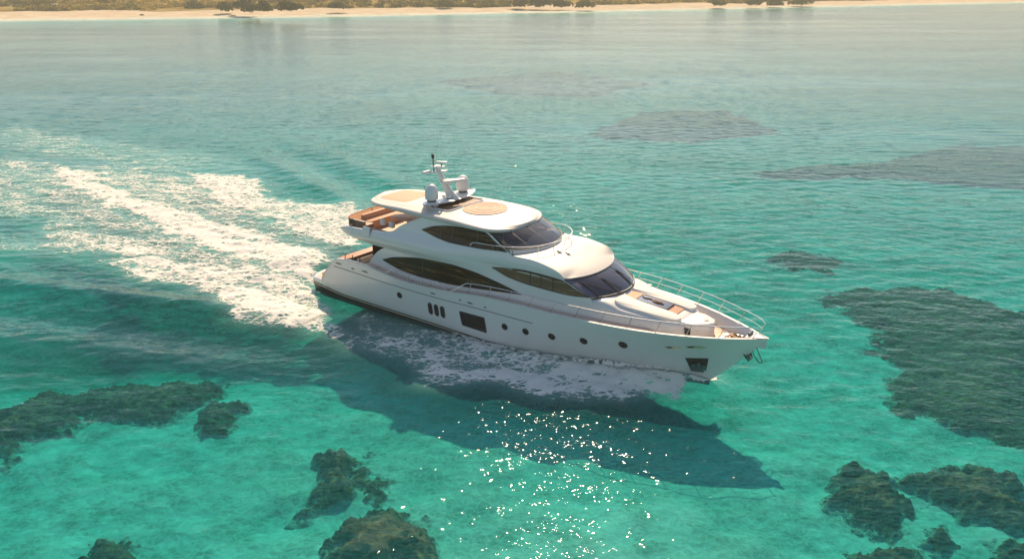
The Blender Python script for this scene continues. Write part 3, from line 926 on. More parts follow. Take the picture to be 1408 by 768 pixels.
# --- upper deck aft: balustrade, settees, table
bl = [(-6.6, 2.45), (-8.2, 2.5), (-9.6, 2.42), (-10.35, 2.1), (-10.6, 0), (-10.35, -2.1), (-9.75, -2.4)]
bp = catmull([(a, b, 0) for a, b in bl], 5)
g = MB(); g.grid(np.array([[(p[0], p[1], 4.52), (p[0], p[1], 5.02)] for p in bp]))
bal = g.build('balustrade', M['balglass'], yacht)
m = MB(); m.tube([(p[0], p[1], 5.04) for p in bp], .03, 6); m.build('balustrade_rail', M['teakcap'], bal)
for i in range(0, len(bp), 5):
    MB().tube([(bp[i][0], bp[i][1], 4.4), (bp[i][0], bp[i][1], 5.04)], .022, 6).build('balustrade_post', M['darksteel'], bal)
s = MB(); s.box(-10.1, -8.9, -2.15, -1.5, 4.2, 4.72, .08); s.box(-10.1, -8.9, -2.35, -2.15, 4.2, 4.98, .05); s.build('settee', M['brown'], yacht)
s = MB(); s.box(-9.9, -9.3, -1.4, 1.6, 4.2, 4.70, .08); s.box(-10.15, -9.9, -1.4, 1.6, 4.2, 5.0, .06); s.build('settee', M['pad'], yacht)
s = MB(); s.box(-8.8, -6.4, 1.5, 2.1, 4.2, 4.72, .08); s.box(-8.8, -6.4, 2.1, 2.28, 4.2, 5.0, .06); s.build('settee', M['padpale'], yacht)
s = MB(); s.box(-8.6, -6.6, -2.45, -2.0, 4.2, 4.62, .06); s.build('settee', M['brown'], yacht)
for x, y in ((-8.4, 1.3), (-7.8, 1.35), (-7.1, 1.3), (-7.4, -1.6), (-8.2, -1.5)):
    MB().box(x - .2, x + .2, y - .12, y + .12, 4.74, 5.08, .07).build('cushion', M['cloth'], yacht)
tb = MB(); tb.slab([tuple(p[:2]) for p in catmull([(-8.5, -.5, 0), (-7.0, -.5, 0), (-6.8, .1, 0), (-7.0, .7, 0), (-8.5, .7, 0), (-8.7, .1, 0)], 4, True)], 4.86, 4.93, .02)
tb.tube([(-7.7, .1, 4.2), (-7.7, .1, 4.86)], .1)
tb.build('deck_table', M['teak'], yacht)
s = MB(); s.box(-6.3, -5.2, -1.9, -.6, 4.2, 5.12, .06); s.build('bar_unit', M['pad'], yacht)

# ------------------------------------------------------------------ things carried by the yacht
def carried(name, mb_, mat, label, cat, **k):
    o = mb_.build(name, mat, None, **k)
    o.location = (SX, SY, 0); o.rotation_euler = (0, 0, HEAD)
    return tag(o, label, cat)
# cloth over the upper bulwark
m = MB()
P = []
for i, xx in enumerate(np.linspace(-8.62, -8.02, 9)):
    y0 = float(yh(xx, 4.66))
    wv = .02 * sin(i * 1.9)
    P.append([(xx - .05, -(y0 - .22), 4.62), (xx, -(y0 - .14), 4.80 + wv), (xx, -(y0 - .02), 4.86 + wv), (xx + .01, -(y0 + .07 + wv), 4.74), (xx + .03, -(y0 + .14 + wv), 4.5), (xx + .02, -(y0 + .18 + wv), 4.36 + wv)])
m.grid(np.array(P))
carried('towel', m, M['cloth'], 'cream towel draped over the aft upper deck side of the yacht', 'towel')
# coiled rope on the bow deck
m = MB()
pts = []
for i in range(110):
    a = i / 110 * 2 * pi * 3.6
    r_ = .30 - .03 * (i / 110) + .02 * sin(a * .7)
    pts.append((12.72 + r_ * 1.3 * cos(a), .75 - .35 * i / 110 + r_ * sin(a), 2.43 + .05 * (i / 110) + .015 * sin(a * 2)))
pts += [(13.2, .2, 2.45), (13.3, -.1, 2.44), (12.9, -.35, 2.44), (12.4, -.45, 2.44)]
m.tube(catmull(pts, 2), .038, 6)
carried('coiled_rope', m, M['rope'], 'tan mooring rope coiled on the bow deck of the yacht', 'rope')
# dark strap lying on the foredeck hatch
m = MB()
pts = []
for i in range(60):
    a = i / 60 * 2 * pi * 3
    pts.append((8.75 + (.10 + .12 * i / 60) * cos(a) * 1.4, .02 + (.06 + .08 * i / 60) * sin(a), ctop(8.7, 0) + .15 + .02 * sin(a * 1.3)))
pts += [(8.3, .1, ctop(8.3, 0) + .15), (8.05, .02, ctop(8.05, 0) + .15), (7.85, .12, ctop(7.9, 0) + .15)]
m.tube(catmull(pts, 3), .03, 6)
carried('rope_bundle', m, M['brown'], 'small dark brown rope bundle lying on the grey foredeck hatch', 'rope')
# anchors
def anchor(mbk):
    # stockless anchor: shank along +z from the crown at the origin, flukes spread in y
    mbk.tube([(0, 0, -.05), (0, 0, .62)], [.06, .045], 8)
    for sd in (1, -1):
        mbk.grid(np.array([[(-.05, sd * .04, -.05), (.05, sd * .04, -.05)], [(-.06, sd * .20, -.10), (.06, sd * .22, -.06)], [(-.05, sd * .34, .10), (.05, sd * .35, .12)], [(-.02, sd * .36, .36), (.02, sd * .36, .38)]]))
        mbk.grid(np.array([[(-.05, sd * .04, .02), (.05, sd * .04, .02)], [(-.06, sd * .18, .06), (.06, sd * .18, .08)], [(-.02, sd * .36, .36), (.02, sd * .36, .38)]]))
    mbk.tube([(0, -.3, -.06), (0, .3, -.06)], .055, 8)
    return mbk
def placed(mbk, M4):
    mbk.v = [tuple((M4 @ np.array([*p, 1.0]))[:3]) for p in mbk.v]
    return mbk
def frame(o, xa, ya, za, s=1.0):
    m_ = np.eye(4); m_[:3, 0] = np.array(xa) * s; m_[:3, 1] = np.array(ya) * s; m_[:3, 2] = np.array(za) * s; m_[:3, 3] = o
    return m_
def hull_n(x, z):
    e = .05
    dydx = float(hully(x + e, z) - hully(x - e, z)) / (2 * e); dydz = float(hully(x, z + e) - hully(x, z - e)) / (2 * e)
    n = np.array([-dydx, 1.0, -dydz]); n /= np.linalg.norm(n)
    return np.array([n[0], -n[1], n[2]])
n_ = hull_n(11.3, 1.0)
up_ = np.array([0.05, 0, 1.0]); up_ -= n_ * (up_ @ n_); up_ /= np.linalg.norm(up_)
sd_ = np.cross(n_, up_)
c_ = np.array([11.28, -float(hully(11.28, .86)), .86]) + n_ * .07
am = MB()
am.slab([(-.30, -.40), (.30, -.40), (.36, .0), (.22, .12), (-.22, .12), (-.36, .0)], -.02, .04, .02)
am.v = [(v[2], v[0], v[1] + .18) for v in am.v]
am.tube([(.06, 0, .2), (.06, 0, .52)], .05, 8)
for yy in (-.18, -.06, .06, .18):
    am.tube([(.05, yy, -.18), (.05, yy, .26)], .022, 6)
carried('stowed_anchor', placed(am, frame(c_, n_, sd_, up_)), pbr('anchor_galvanised', (.07, .17, .17), .35, metal=.5, var=.2), 'flat steel anchor stowed in the dark pocket low on the bow', 'anchor')
am = anchor(MB())
dwn = np.array([-.62, 0, .78]); ax = np.array([.78, 0, .62])
hm = placed(am, frame(np.array([13.52, 0.0, 1.78]), ax, np.array([0, 1.0, 0]), dwn * -1 * -1, .85))
ring = MB()
lp = catmull([(13.75, 0, 2.45), (13.95, -.03, 2.1), (14.12, -.05, 1.78), (14.05, -.06, 1.68), (13.92, -.05, 1.76), (13.75, -.04, 1.95), (13.62, -.02, 2.15)], 5)
hm.tube(lp, .022, 6)
hm.tube([(13.2, 0, 2.18), (13.35, 0, 2.62)], .05, 8)
carried('anchor', hm, M['darksteel'], 'dark hooked anchor with a wire loop hanging under the bow tip', 'anchor')

# ================================================================== SEA
# bed depth (apparent) as a smooth field
def shore_y(x):
    return np.interp(x, [-1200, -700, -214, -78, 94, 350, 900, 1500], [190, 250, 366, 405, 480, 604, 850, 1050])
def bed_z(X, Y):
    d = 1.58 + 0 * X
    d = d + 2.6 * np.exp(-((X + 26) / 13) ** 2 - ((Y - 46) / 6.5) ** 2)
    d = d + 0.6 * np.exp(-((X + 5) / 20) ** 2 - ((Y - 60) / 14) ** 2)
    d = d - 0.45 * np.exp(-((X - 2) / 9) ** 2 - ((Y - 24) / 6) ** 2)
    d = d + 0.30 * sst(70, 140, Y) * (0.0 + 1.0 * fbm(X / 60, Y / 60, 3, 5))
    d = d + 0.5 * (fbm(X / 14, Y / 14, 4, 8) - .5) + .50 * (fbm(X / 2.0, Y / 2.0, 4, 12) - .5)
    dist = shore_y(X) - Y
    d = d * np.clip(dist / 90, 0, 1) ** .8 - .4 * (1 - np.clip(dist / 30, 0, 1))
    return -d

def axis_y():
    y, out = -40.0, []
    while y < 1500:
        out.append(y)
        if y < 8: s = 3.0
        elif y < 18: s = .22
        elif y < 55: s = .095
        else: s = .095 * (1 + (y - 55) / 38) if y < 200 else .46 * (y / 200) ** 1.5
        y += s
    return np.array(out)
def axis_x():
    xs = list(np.arange(-60, 32, .125))
    a, s = 32.0, .125
    while a < 1400:
        xs.append(a); s *= 1.03; a += s
    b, s = -60.0, .125
    left = []
    while b > -1400:
        s *= 1.03; b -= s; left.append(b)
    return np.array(left[::-1] + xs)
AX, AY = axis_x(), axis_y()
X, Y = np.meshgrid(AX, AY)
DX, DY = np.gradient(AX), np.gradient(AY)
SPX, SPY = np.meshgrid(DX, DY)

wr = np.random.default_rng(5)
comps = []
for i in range(100):
    lam = 0.60 * (5.5 ** wr.random()) if i > 14 else 3 + 8 * wr.random()
    th = radians(-97) + wr.normal(0, .55)            # direction of travel
    k = 2 * pi / lam
    slope = .0105 * (1.0 if lam < 2.5 else .30)
    comps.append((k * cos(th), k * sin(th), slope / k, wr.random() * 2 * pi, lam))
LOST = np.zeros_like(X)
def waves(X, Y, spx=None, spy=None):
    global LOST
    Z = np.zeros_like(X)
    lost = np.zeros_like(X)
    gust = .75 + .6 * fbm(X / 18, Y / 18, 3, 31)
    for kx, ky, a, ph, lam in comps:
        t = a * np.sin(kx * X + ky * Y + ph)
        if spx is not None:
            lx, ly = 2 * pi / max(abs(kx), 1e-6), 2 * pi / max(abs(ky), 1e-6)
            kf = np.clip((np.minimum(lx / spx, ly / spy) - 3) / 3, 0, 1)
            t *= kf
            lost += (1 - kf) / len(comps)
        Z += t
    LOST = .075 * np.sqrt(np.clip(lost - .25, 0, 1))                # waves finer than the mesh become gloss roughness
    # sharpen the crests a little
    return (Z + 1.3 * np.maximum(Z, 0) ** 2) * gust
XS, YSs = to_ship(X, Y)
Z = waves(X, Y, SPX, SPY)
# ship's own waves
inb = (XS > -40) & (XS < 14) & (abs(YSs) < 30)
e = abs(YSs) - half_t(XS, 0.05)
bowh = .42 * np.exp(-((e - .75) / .75) ** 2) * sst(11.9, 9.5, XS) * sst(-6, 4, XS)
bowh += .22 * np.exp(-((e - .25) / .35) ** 2) * sst(12.6, 11.4, XS) * sst(8.5, 10.5, XS)
hump = 0
for off, amp, wd in ((3.6, .34, 1.4), (6.4, -.22, 1.5), (9.0, .18, 1.6)):
    dcrest = abs(YSs) - (3.0 + off * .35 + .36 * (-XS - 5))
    hump = hump + amp * np.exp(-((dcrest - off + 3) / wd) ** 2) * sst(-4, -12, XS) * sst(-70, -25, XS)
stern = .45 * np.exp(-((XS + 17.5) / 3.0) ** 2 - (YSs / 2.0) ** 2) - .30 * np.exp(-((XS + 13.6) / 1.2) ** 2 - (YSs / 2.4) ** 2)
Z = Z + bowh + hump + stern
# calmer in the hull footprint so that nothing pokes through the decks
foot = (e < 0) & (XS < 11.6) & (XS > -13.4)
Z = np.where(foot, np.minimum(Z, .05), Z)

# foam density
def Wp(pts): return [W(u, v) for u, v in pts]
foam_shapes = [  # (pixels, density, softness m)
    ([(492, 482), (470, 462), (455, 468), (425, 463), (395, 456), (345, 446), (315, 437), (305, 420), (300, 408), (262, 402), (253, 388), (190, 386), (165, 375), (150, 360), (200, 352), (300, 362), (400, 378), (425, 388), (447, 408), (464, 434), (456, 452), (472, 462)], .80, .5),
    ([(470, 470), (480, 458), (505, 470), (490, 482)], .55, .4),
    ([(432, 372), (436, 392), (380, 380), (300, 345), (210, 310), (110, 262), (60, 235), (95, 228), (190, 270), (300, 300), (400, 335), (446, 348), (470, 362)], .98, .9),
    ([(430, 388), (420, 400), (330, 375), (240, 360), (150, 355), (60, 342), (50, 325), (120, 318), (240, 330), (330, 350)], .66, 1.2),
    ([(300, 300), (200, 285), (120, 270), (80, 240), (160, 225), (260, 245), (340, 275), (420, 310)], .60, 1.5),
    ([(500, 330), (470, 345), (430, 330), (360, 300), (300, 285), (270, 262), (250, 240), (300, 240), (365, 247), (372, 275), (430, 278), (478, 282), (520, 305)], .80, .8),
    ([(0, 300), (0, 262), (40, 268), (60, 290), (30, 305)], .55, 1.5),
    ([(440, 372), (300, 385), (190, 372), (60, 335), (20, 280), (120, 235), (300, 250), (480, 300), (470, 345)], .47, 2.2),
    ([(-40, 300), (-40, 215), (60, 218), (180, 232), (290, 262), (330, 310), (240, 335), (120, 318), (40, 305)], .50, 3.0),
    ([(-40, 345), (-40, 318), (40, 322), (130, 318), (190, 345), (100, 356)], .44, 1.6),
    ([(-40, 200), (20, 170), (130, 190), (300, 215), (350, 235), (240, 236), (110, 222)], .40, 2.5),
    ([(30, 190), (50, 176), (95, 190), (85, 202)], .45, 2.0),
    ([(105, 206), (150, 196), (160, 206), (120, 214)], .42, 2.0),
    ([(180, 232), (260, 215), (300, 230), (250, 248)], .40, 2.0),
    ([(600, 502), (640, 508), (700, 508), (760, 508), (830, 510), (905, 514), (938, 519), (930, 536), (918, 545), (895, 545), (850, 553), (815, 546), (795, 544), (745, 541), (690, 527), (640, 523), (600, 517), (570, 510)], .90, .75),
    ([(470, 440), (500, 432), (560, 440), (640, 466), (720, 488), (800, 504), (880, 512), (700, 520), (600, 516), (560, 502), (530, 488), (500, 470)], .50, .5),
    ([(560, 520), (600, 518), (650, 526), (640, 534), (600, 530)], .50, .3),
    ([(944, 522), (958, 508), (976, 512), (978, 524), (962, 530)], 1.6, .2),
]
D = np.zeros_like(X)
near = (Y > 24) & (Y < 120) & (X < 16) & (X > -75)
Xn, Yn = X[near], Y[near]
wob_x = (fbm(Xn / 1.7, Yn / 1.7, 4, 3) - .5) * 2.4 + (fbm(Xn / .5, Yn / .5, 3, 13) - .5) * .7
wob_y = (fbm(Xn / 1.7, Yn / 1.7, 4, 4) - .5) * 2.4 + (fbm(Xn / .5, Yn / .5, 3, 14) - .5) * .7
Dn = np.zeros_like(Xn)
for k, (pts, dens, soft) in enumerate(foam_shapes):
    f = .55 if k == 14 else .35 if k == 17 else (.7 if k < 2 else 1.0)
    s_ = sdist(Wp(pts), Xn + wob_x * f, Yn + wob_y * f)
    Dn = np.maximum(Dn, dens * sst(-soft, soft, s_))
xs_n, ys_n = to_ship(Xn, Yn)
hullmask = (abs(ys_n) < half_t(xs_n, .02) - .05) & (xs_n < 11.7) & (xs_n > -13.5)
Dn[hullmask] = 0
# streaks and gaps drawn out along the track
Dn = Dn * (.62 + .75 * fbm(xs_n / 4.5, ys_n / 1.1, 4, 21)) * (.72 + .55 * fbm(Xn / .9, Yn / .9, 3, 23))
bowz = (xs_n > -4) & (ys_n < 0) & (ys_n > -9)
Dn = np.where(bowz, Dn * 1.18, Dn * .96)
D[near] = np.clip(Dn, 0, 1)
# aerated, milky water around the foam
def blur(A, n):
    for _ in range(n):
        A = (A + np.roll(A, 1, 0) + np.roll(A, -1, 0) + np.roll(A, 1, 1) + np.roll(A, -1, 1)) / 5
    return A
milk = blur(np.clip(D, 0, 1), 60)
Z = Z + D * (.06 * (fbm(X / .35, Y / .35, 2, 44) - .3) + .30 * (fbm(X / 1.3, Y / .9, 3, 47) - .4))

idx = np.arange(X.size).reshape(X.shape)
V = np.stack([X, Y, Z], 2).reshape(-1, 3)
F = np.stack([idx[:-1, :-1], idx[:-1, 1:], idx[1:, 1:], idx[1:, :-1]], 2).reshape(-1, 4)

# --- water material: clear tinted volume under a reflective, waved surface
ABS = (0.55, 0.088, 0.088)
def water_mat():
    t = NT('sea_water')
    p = t.coord()
    n1 = t.noise(t.coord((1.0, 1.7, 1), (0, 0, radians(12))), 1.2, 1.0, 0.5, 0.3)
    n2 = t.noise(t.coord((1.0, 1.5, 1), (0, 0, radians(-18))), 3.4, 0.0, 0.5, 0.3)
    h0 = t.math('ADD', t.math('MULTIPLY', n1, .048), t.math('MULTIPLY', n2, .028))
    gu = t.noise(t.coord((.010, .055, 1), (0, 0, radians(5))), 1.0, 4.0, .6)       # gusts and slicks
    h0 = t.math('MULTIPLY', h0, t.maprange(gu, .34, .60, .35, 1.15))
    h = h0
    bmpd = t.n('Bump', {'Strength': 1.0, 'Distance': 3.2, 'Height': h0}).outputs[0]
    bmpf = t.n('Bump', {'Strength': .9, 'Distance': 1.0, 'Height': h0}).outputs[0]
    bmp = t.n('Bump', {'Strength': 1.0, 'Distance': 1.0, 'Height': h}).outputs[0]
    bk = t.n('NewGeometry').outputs['Backfacing']
    ior = t.math('ADD', t.math('MULTIPLY', bk, .750 - 1.333), 1.333)       # the surface does not bend rays, so both sides reflect alike
    fr = t.n('Fresnel', {'IOR': ior, 'Normal': bmpf}).outputs[0]
    fr = t.math('MULTIPLY', fr, t.math('MINIMUM', t.math('MULTIPLY', fr, 2.3), .60), clamp=True)      # polarising filter: cuts glare most near Brewster's angle
    rg = t.math('ADD', .035, t.n('Attribute', attribute_name='lost').outputs['Fac'])
    gl = t.n('BsdfGlossy', {'Color': (1, 1, 1, 1), 'Roughness': rg, 'Normal': bmp}).outputs[0]
    tr = t.n('BsdfTransparent', {'Color': (1, 1, 1, 1)}).outputs[0]
    df = t.n('BsdfDiffuse', {'Color': (0.004, 0.19, 0.195, 1), 'Normal': bmpd}).outputs[0]
    mk = t.n('Attribute', attribute_name='milk').outputs['Fac']
    df2 = t.n('BsdfDiffuse', {'Color': (0.30, 0.60, 0.52, 1), 'Normal': bmp}).outputs[0]
    body = t.n('MixShader', {0: 0.20, 1: tr, 2: df}).outputs[0]
    body = t.n('MixShader', {0: t.math('MULTIPLY', mk, .55, clamp=True), 1: body, 2: df2}).outputs[0]
    t.surf(t.n('MixShader', {0: fr, 1: body, 2: gl}).outputs[0])
    dens = max(ABS)
    ab = t.n('VolumeAbsorption', {'Color': rgba([1 - a / dens for a in ABS]), 'Density': dens})
    t.t.links.new(ab.outputs[0], t.out.inputs['Volume'])
    return t.m
# close the body of water: skirts and bottom
nv = len(V)
bz = -9.0
per = np.concatenate([idx[0, :], idx[1:, -1], idx[-1, ::-1][1:], idx[::-1, 0][1:-1]])
Vb = V[per].copy(); Vb[:, 2] = bz
nb = len(per)
bi = nv + np.arange(nb)
skirt = np.stack([per, bi, np.roll(bi, -1), np.roll(per, -1)], 1)
cn = [np.where(per == i)[0][0] for i in (idx[0, 0], idx[0, -1], idx[-1, -1], idx[-1, 0])]
V2 = np.concatenate([V, Vb])
# bottom as quads strip-free: one n-gon is avoided by using a coarse quad (corner points) plus welded skirts
bottom = np.array([[bi[cn[0]], bi[cn[3]], bi[cn[2]], bi[cn[1]]]])
wm = fast_mesh('water', V2, np.concatenate([F, skirt, bottom]), water_mat())
attr(wm, 'milk', np.concatenate([milk.ravel(), np.zeros(nb)]))
attr(wm, 'lost', np.concatenate([LOST.ravel(), np.zeros(nb)]))
water = link(bpy.data.objects.new('water', wm))
tag(water, kind='structure')

# --- foam sheet lying on the water
def foam_mat():
    t = NT('sea_foam')
    d = t.n('Attribute', attribute_name='dens').outputs['Fac']
    cs_ = t.coord((0.62, 1.15, 1), (0, 0, -HEAD))
    wv = t.n('MixRGB', {0: .22, 1: cs_, 2: t.n('TexNoise', {'Vector': cs_, 'Scale': 1.6, 'Detail': 3.0}).outputs['Color']}, blend_type='ADD').outputs[0]
    v1 = t.n('TexVoronoi', {'Vector': wv, 'Scale': 1.5}, feature='DISTANCE_TO_EDGE').outputs['Distance']
    v2 = t.n('TexVoronoi', {'Vector': wv, 'Scale': 3.6}, feature='DISTANCE_TO_EDGE').outputs['Distance']
    lace = t.math('MINIMUM', t.math('MULTIPLY', v1, 1.9), t.math('MULTIPLY', v2, 2.6))       # 0 on the strands
    fine = t.noise(cs_, 6.0, 6.0, 0.68)
    big = t.noise(t.coord((0.5, 1.6, 1), (0, 0, -HEAD)), .55, 5.0, 0.6)
    # threshold: strands first, then fills up as the density grows
    val = t.math('ADD', t.math('MULTIPLY', d, 1.12), t.math('MULTIPLY', t.math('SUBTRACT', .26, lace), 1.15))
    val = t.math('ADD', val, t.math('MULTIPLY', t.math('SUBTRACT', fine, .5), 1.7))
    val = t.math('ADD', val, t.math('MULTIPLY', t.math('SUBTRACT', big, .5), .95))
    a = t.maprange(val, .58, 1.02)
    a = t.math('MULTIPLY', a, t.maprange(d, .02, .2))
    hb_ = t.math('ADD', t.math('MULTIPLY', fine, .022), t.math('MULTIPLY', a, .02))
    bmp = t.n('Bump', {'Strength': .7, 'Distance': .6, 'Height': hb_}).outputs[0]
    df = t.n('BsdfDiffuse', {'Color': (.86, .81, .73, 1), 'Normal': bmp}).outputs[0]
    tl = t.n('BsdfTranslucent', {'Color': (.55, .72, .66, 1)}).outputs[0]
    body = t.n('MixShader', {0: .2, 1: df, 2: tl}).outputs[0]
    tr = t.n('BsdfTransparent').outputs[0]
    t.surf(t.n('MixShader', {0: a, 1: tr, 2: body}).outputs[0])
    return t.m
def foam_obj(name, mask, label):
    keepv = (D > .03) & mask
    kf = (keepv.ravel()[F]).any(1)
    ff = F[kf]
    used, inv = np.unique(ff, return_inverse=True)
    vv = V[used].copy()
    vv[:, 2] += .022 + .0006 * np.clip(vv[:, 1] - 40, 0, 200) + .10 * np.clip(D.ravel()[used] - .5, 0, 1) * fbm(vv[:, 0] / .4, vv[:, 1] / .4, 3, 61)
    me = fast_mesh(name, vv, inv.reshape(-1, 4), FOAM)
    attr(me, 'dens', D.ravel()[used])
    tag(link(bpy.data.objects.new(name, me)), label, 'foam', kind='stuff')
FOAM = foam_mat()
def bow_curl():
    n, m = 220, 14
    VV, FF, DD_ = [], [], []
    for sd in (1, -1):
        xs = np.linspace(11.75, -1.5, n)
        P = np.zeros((n, m, 3)); dd = np.zeros((n, m))
        h = .62 * sst(11.9, 10.2, xs) * (.30 + .70 * sst(-2, 9.0, xs)) * (.65 + .7 * fbm(xs / .8, xs * 0 + 3 * sd, 3, 311))
        out = (.35 + 1.0 * sst(11.5, 3.0, xs)) * (.75 + .5 * fbm(xs / .6, xs * 0 + 7 * sd, 3, 317))
        for j in range(m):
            v = j / (m - 1)
            e_ = -.06 + out * v * 1.25
            z_ = .06 + h * (np.sin(pi * min(1, v * 1.15) ** .62)) * (1 - .25 * v)
            jz = (fbm(xs / .22, xs * 0 + v * 5, 3, 323 + sd) - .5) * .22 * (1 - abs(2 * v - 1) * .4) * sst(11.9, 11, xs)
            y_ = half_t(xs, np.clip((z_ - .1) / 2.7, 0, 1) * (1 - v)) + e_
            wx_, wy_ = to_world(xs - v * .5, -sd * y_)
            P[:, j] = np.stack([wx_, wy_, np.maximum(z_ + jz, -.1)], 1)
            dd[:, j] = .74 - .34 * v ** 2 - .25 * sst(3, -1.5, xs)
        base = sum(len(q) for q in VV)
        VV.append(P.reshape(-1, 3)); DD_.append(dd.ravel())
        ii_ = base + np.arange(n * m).reshape(n, m)
        FF.append(np.stack([ii_[:-1, :-1], ii_[1:, :-1], ii_[1:, 1:], ii_[:-1, 1:]], 2).reshape(-1, 4))
    me = fast_mesh('bow_spray', np.concatenate(VV), np.concatenate(FF), FOAM)
    attr(me, 'dens', np.concatenate(DD_))
    tag(link(bpy.data.objects.new('bow_spray', me)), 'ragged white bow wave curling up along the yacht waterline', 'spray', kind='stuff')
bow_curl()
isbow = (XS > -13.0) & (YSs > -9) & (YSs < 3)
foam_obj('bow_wave_foam', isbow & (XS > -9.0), 'white foam and spray thrown off along the near side of the yacht hull')
foam_obj('wake_foam', ~(isbow & (XS > -9.0)), 'broad lacy white wake trailing behind the stern of the yacht')

# --- sea bed
def bed_mat():
    t = NT('sand_bed')
    p = t.coord()
    w = t.n('MixRGB', {0: .9, 1: p, 2: t.n('TexNoise', {'Vector': p, 'Scale': 1.4, 'Detail': 4.0}).outputs['Color']}, blend_type='ADD').outputs[0]
    big = t.noise(p, .10, 4.0, .6)
    med = t.noise(p, .7, 5.0, .65)
    peb = t.n('TexVoronoi', {'Vector': w, 'Scale': 1.25}, feature='F1').outputs['Distance']
    peb_caustic = t.n('TexVoronoi', {'Vector': w, 'Scale': 2.7}, feature='DISTANCE_TO_EDGE').outputs['Distance']
    c = t.mixc(t.maprange(big, .3, .7), (.50, .46, .36, 1), (.72, .68, .56, 1))
    c = t.mixc(t.maprange(med, .40, .68), c, (.27, .30, .22, 1))
    c = t.mixc(t.math('MULTIPLY', t.maprange(peb_caustic, .0, .22, 1, 0), .34), c, (.84, .82, .70, 1))  # pale cell net: rubble edges, with caustic light painted into the sand colour
    c = t.mixc(t.math('MULTIPLY', t.maprange(peb, .1, .6), .25), c, (.33, .36, .28, 1))
    bmp = t.n('Bump', {'Strength': .5, 'Distance': .2, 'Height': t.math('ADD', peb, med)}).outputs[0]
    t.surf(t.n('BsdfDiffuse', {'Color': c, 'Normal': bmp}).outputs[0])
    return t.m
bx = np.concatenate([-np.geomspace(1400, 41, 60), np.arange(-40, 40.1, .4), np.geomspace(41, 1400, 60)])
by = np.concatenate([np.linspace(-60, 10, 20), np.arange(10.5, 70, .4), np.geomspace(70.5, 1500, 110)])
BX, BY = np.meshgrid(bx, by)
BZ = bed_z(BX, BY)
BZ = np.where(BY > shore_y(BX) + 12, -1.0, BZ)
ii = np.arange(BX.size).reshape(BX.shape)
bm_ = fast_mesh('seabed', np.stack([BX, BY, BZ], 2).reshape(-1, 3), np.stack([ii[:-1, :-1], ii[:-1, 1:], ii[1:, 1:], ii[1:, :-1]], 2).reshape(-1, 4), bed_mat())
tag(link(bpy.data.objects.new('seabed', bm_)), kind='structure')

# --- reefs
def reef_mat():
    t = NT('reef_weed')
    p = t.coord()
    a = t.noise(p, .55, 5.0, .65)
    b = t.noise(p, 2.4, 6.0, .7, .8)
    v = t.n('TexVoronoi', {'Vector': p, 'Scale': 1.7}, feature='F1').outputs['Distance']
    c = t.mixc(t.maprange(a, .35, .65), (.125, .042, .016, 1), (.15, .070, .020, 1))
    c = t.mixc(t.maprange(b, .45, .75), c, (.36, .19, .055, 1))
    c = t.mixc(t.maprange(b, .48, .25), c, (.016, .010, .007, 1))
    h = t.math('ADD', t.math('MULTIPLY', b, .7), t.math('MULTIPLY', v, -.5))
    bmp = t.n('Bump', {'Strength': 1.0, 'Distance': .35, 'Height': h}).outputs[0]
    cr = t.n('Attribute', attribute_name='core').outputs['Fac']
    sp = t.noise(p, 1.9, 6.0, .7, .5)
    k = t.maprange(t.math('ADD', t.math('MULTIPLY', cr, 1.0), t.math('MULTIPLY', t.math('SUBTRACT', sp, .5), 1.5)), .10, .36)
    c = t.mixc(k, (.50, .46, .36, 1), c)
    t.surf(t.n('BsdfPrincipled', {'Base Color': c, 'Roughness': .9, 'Normal': bmp}).outputs[0])
    return t.m
REEF = reef_mat()
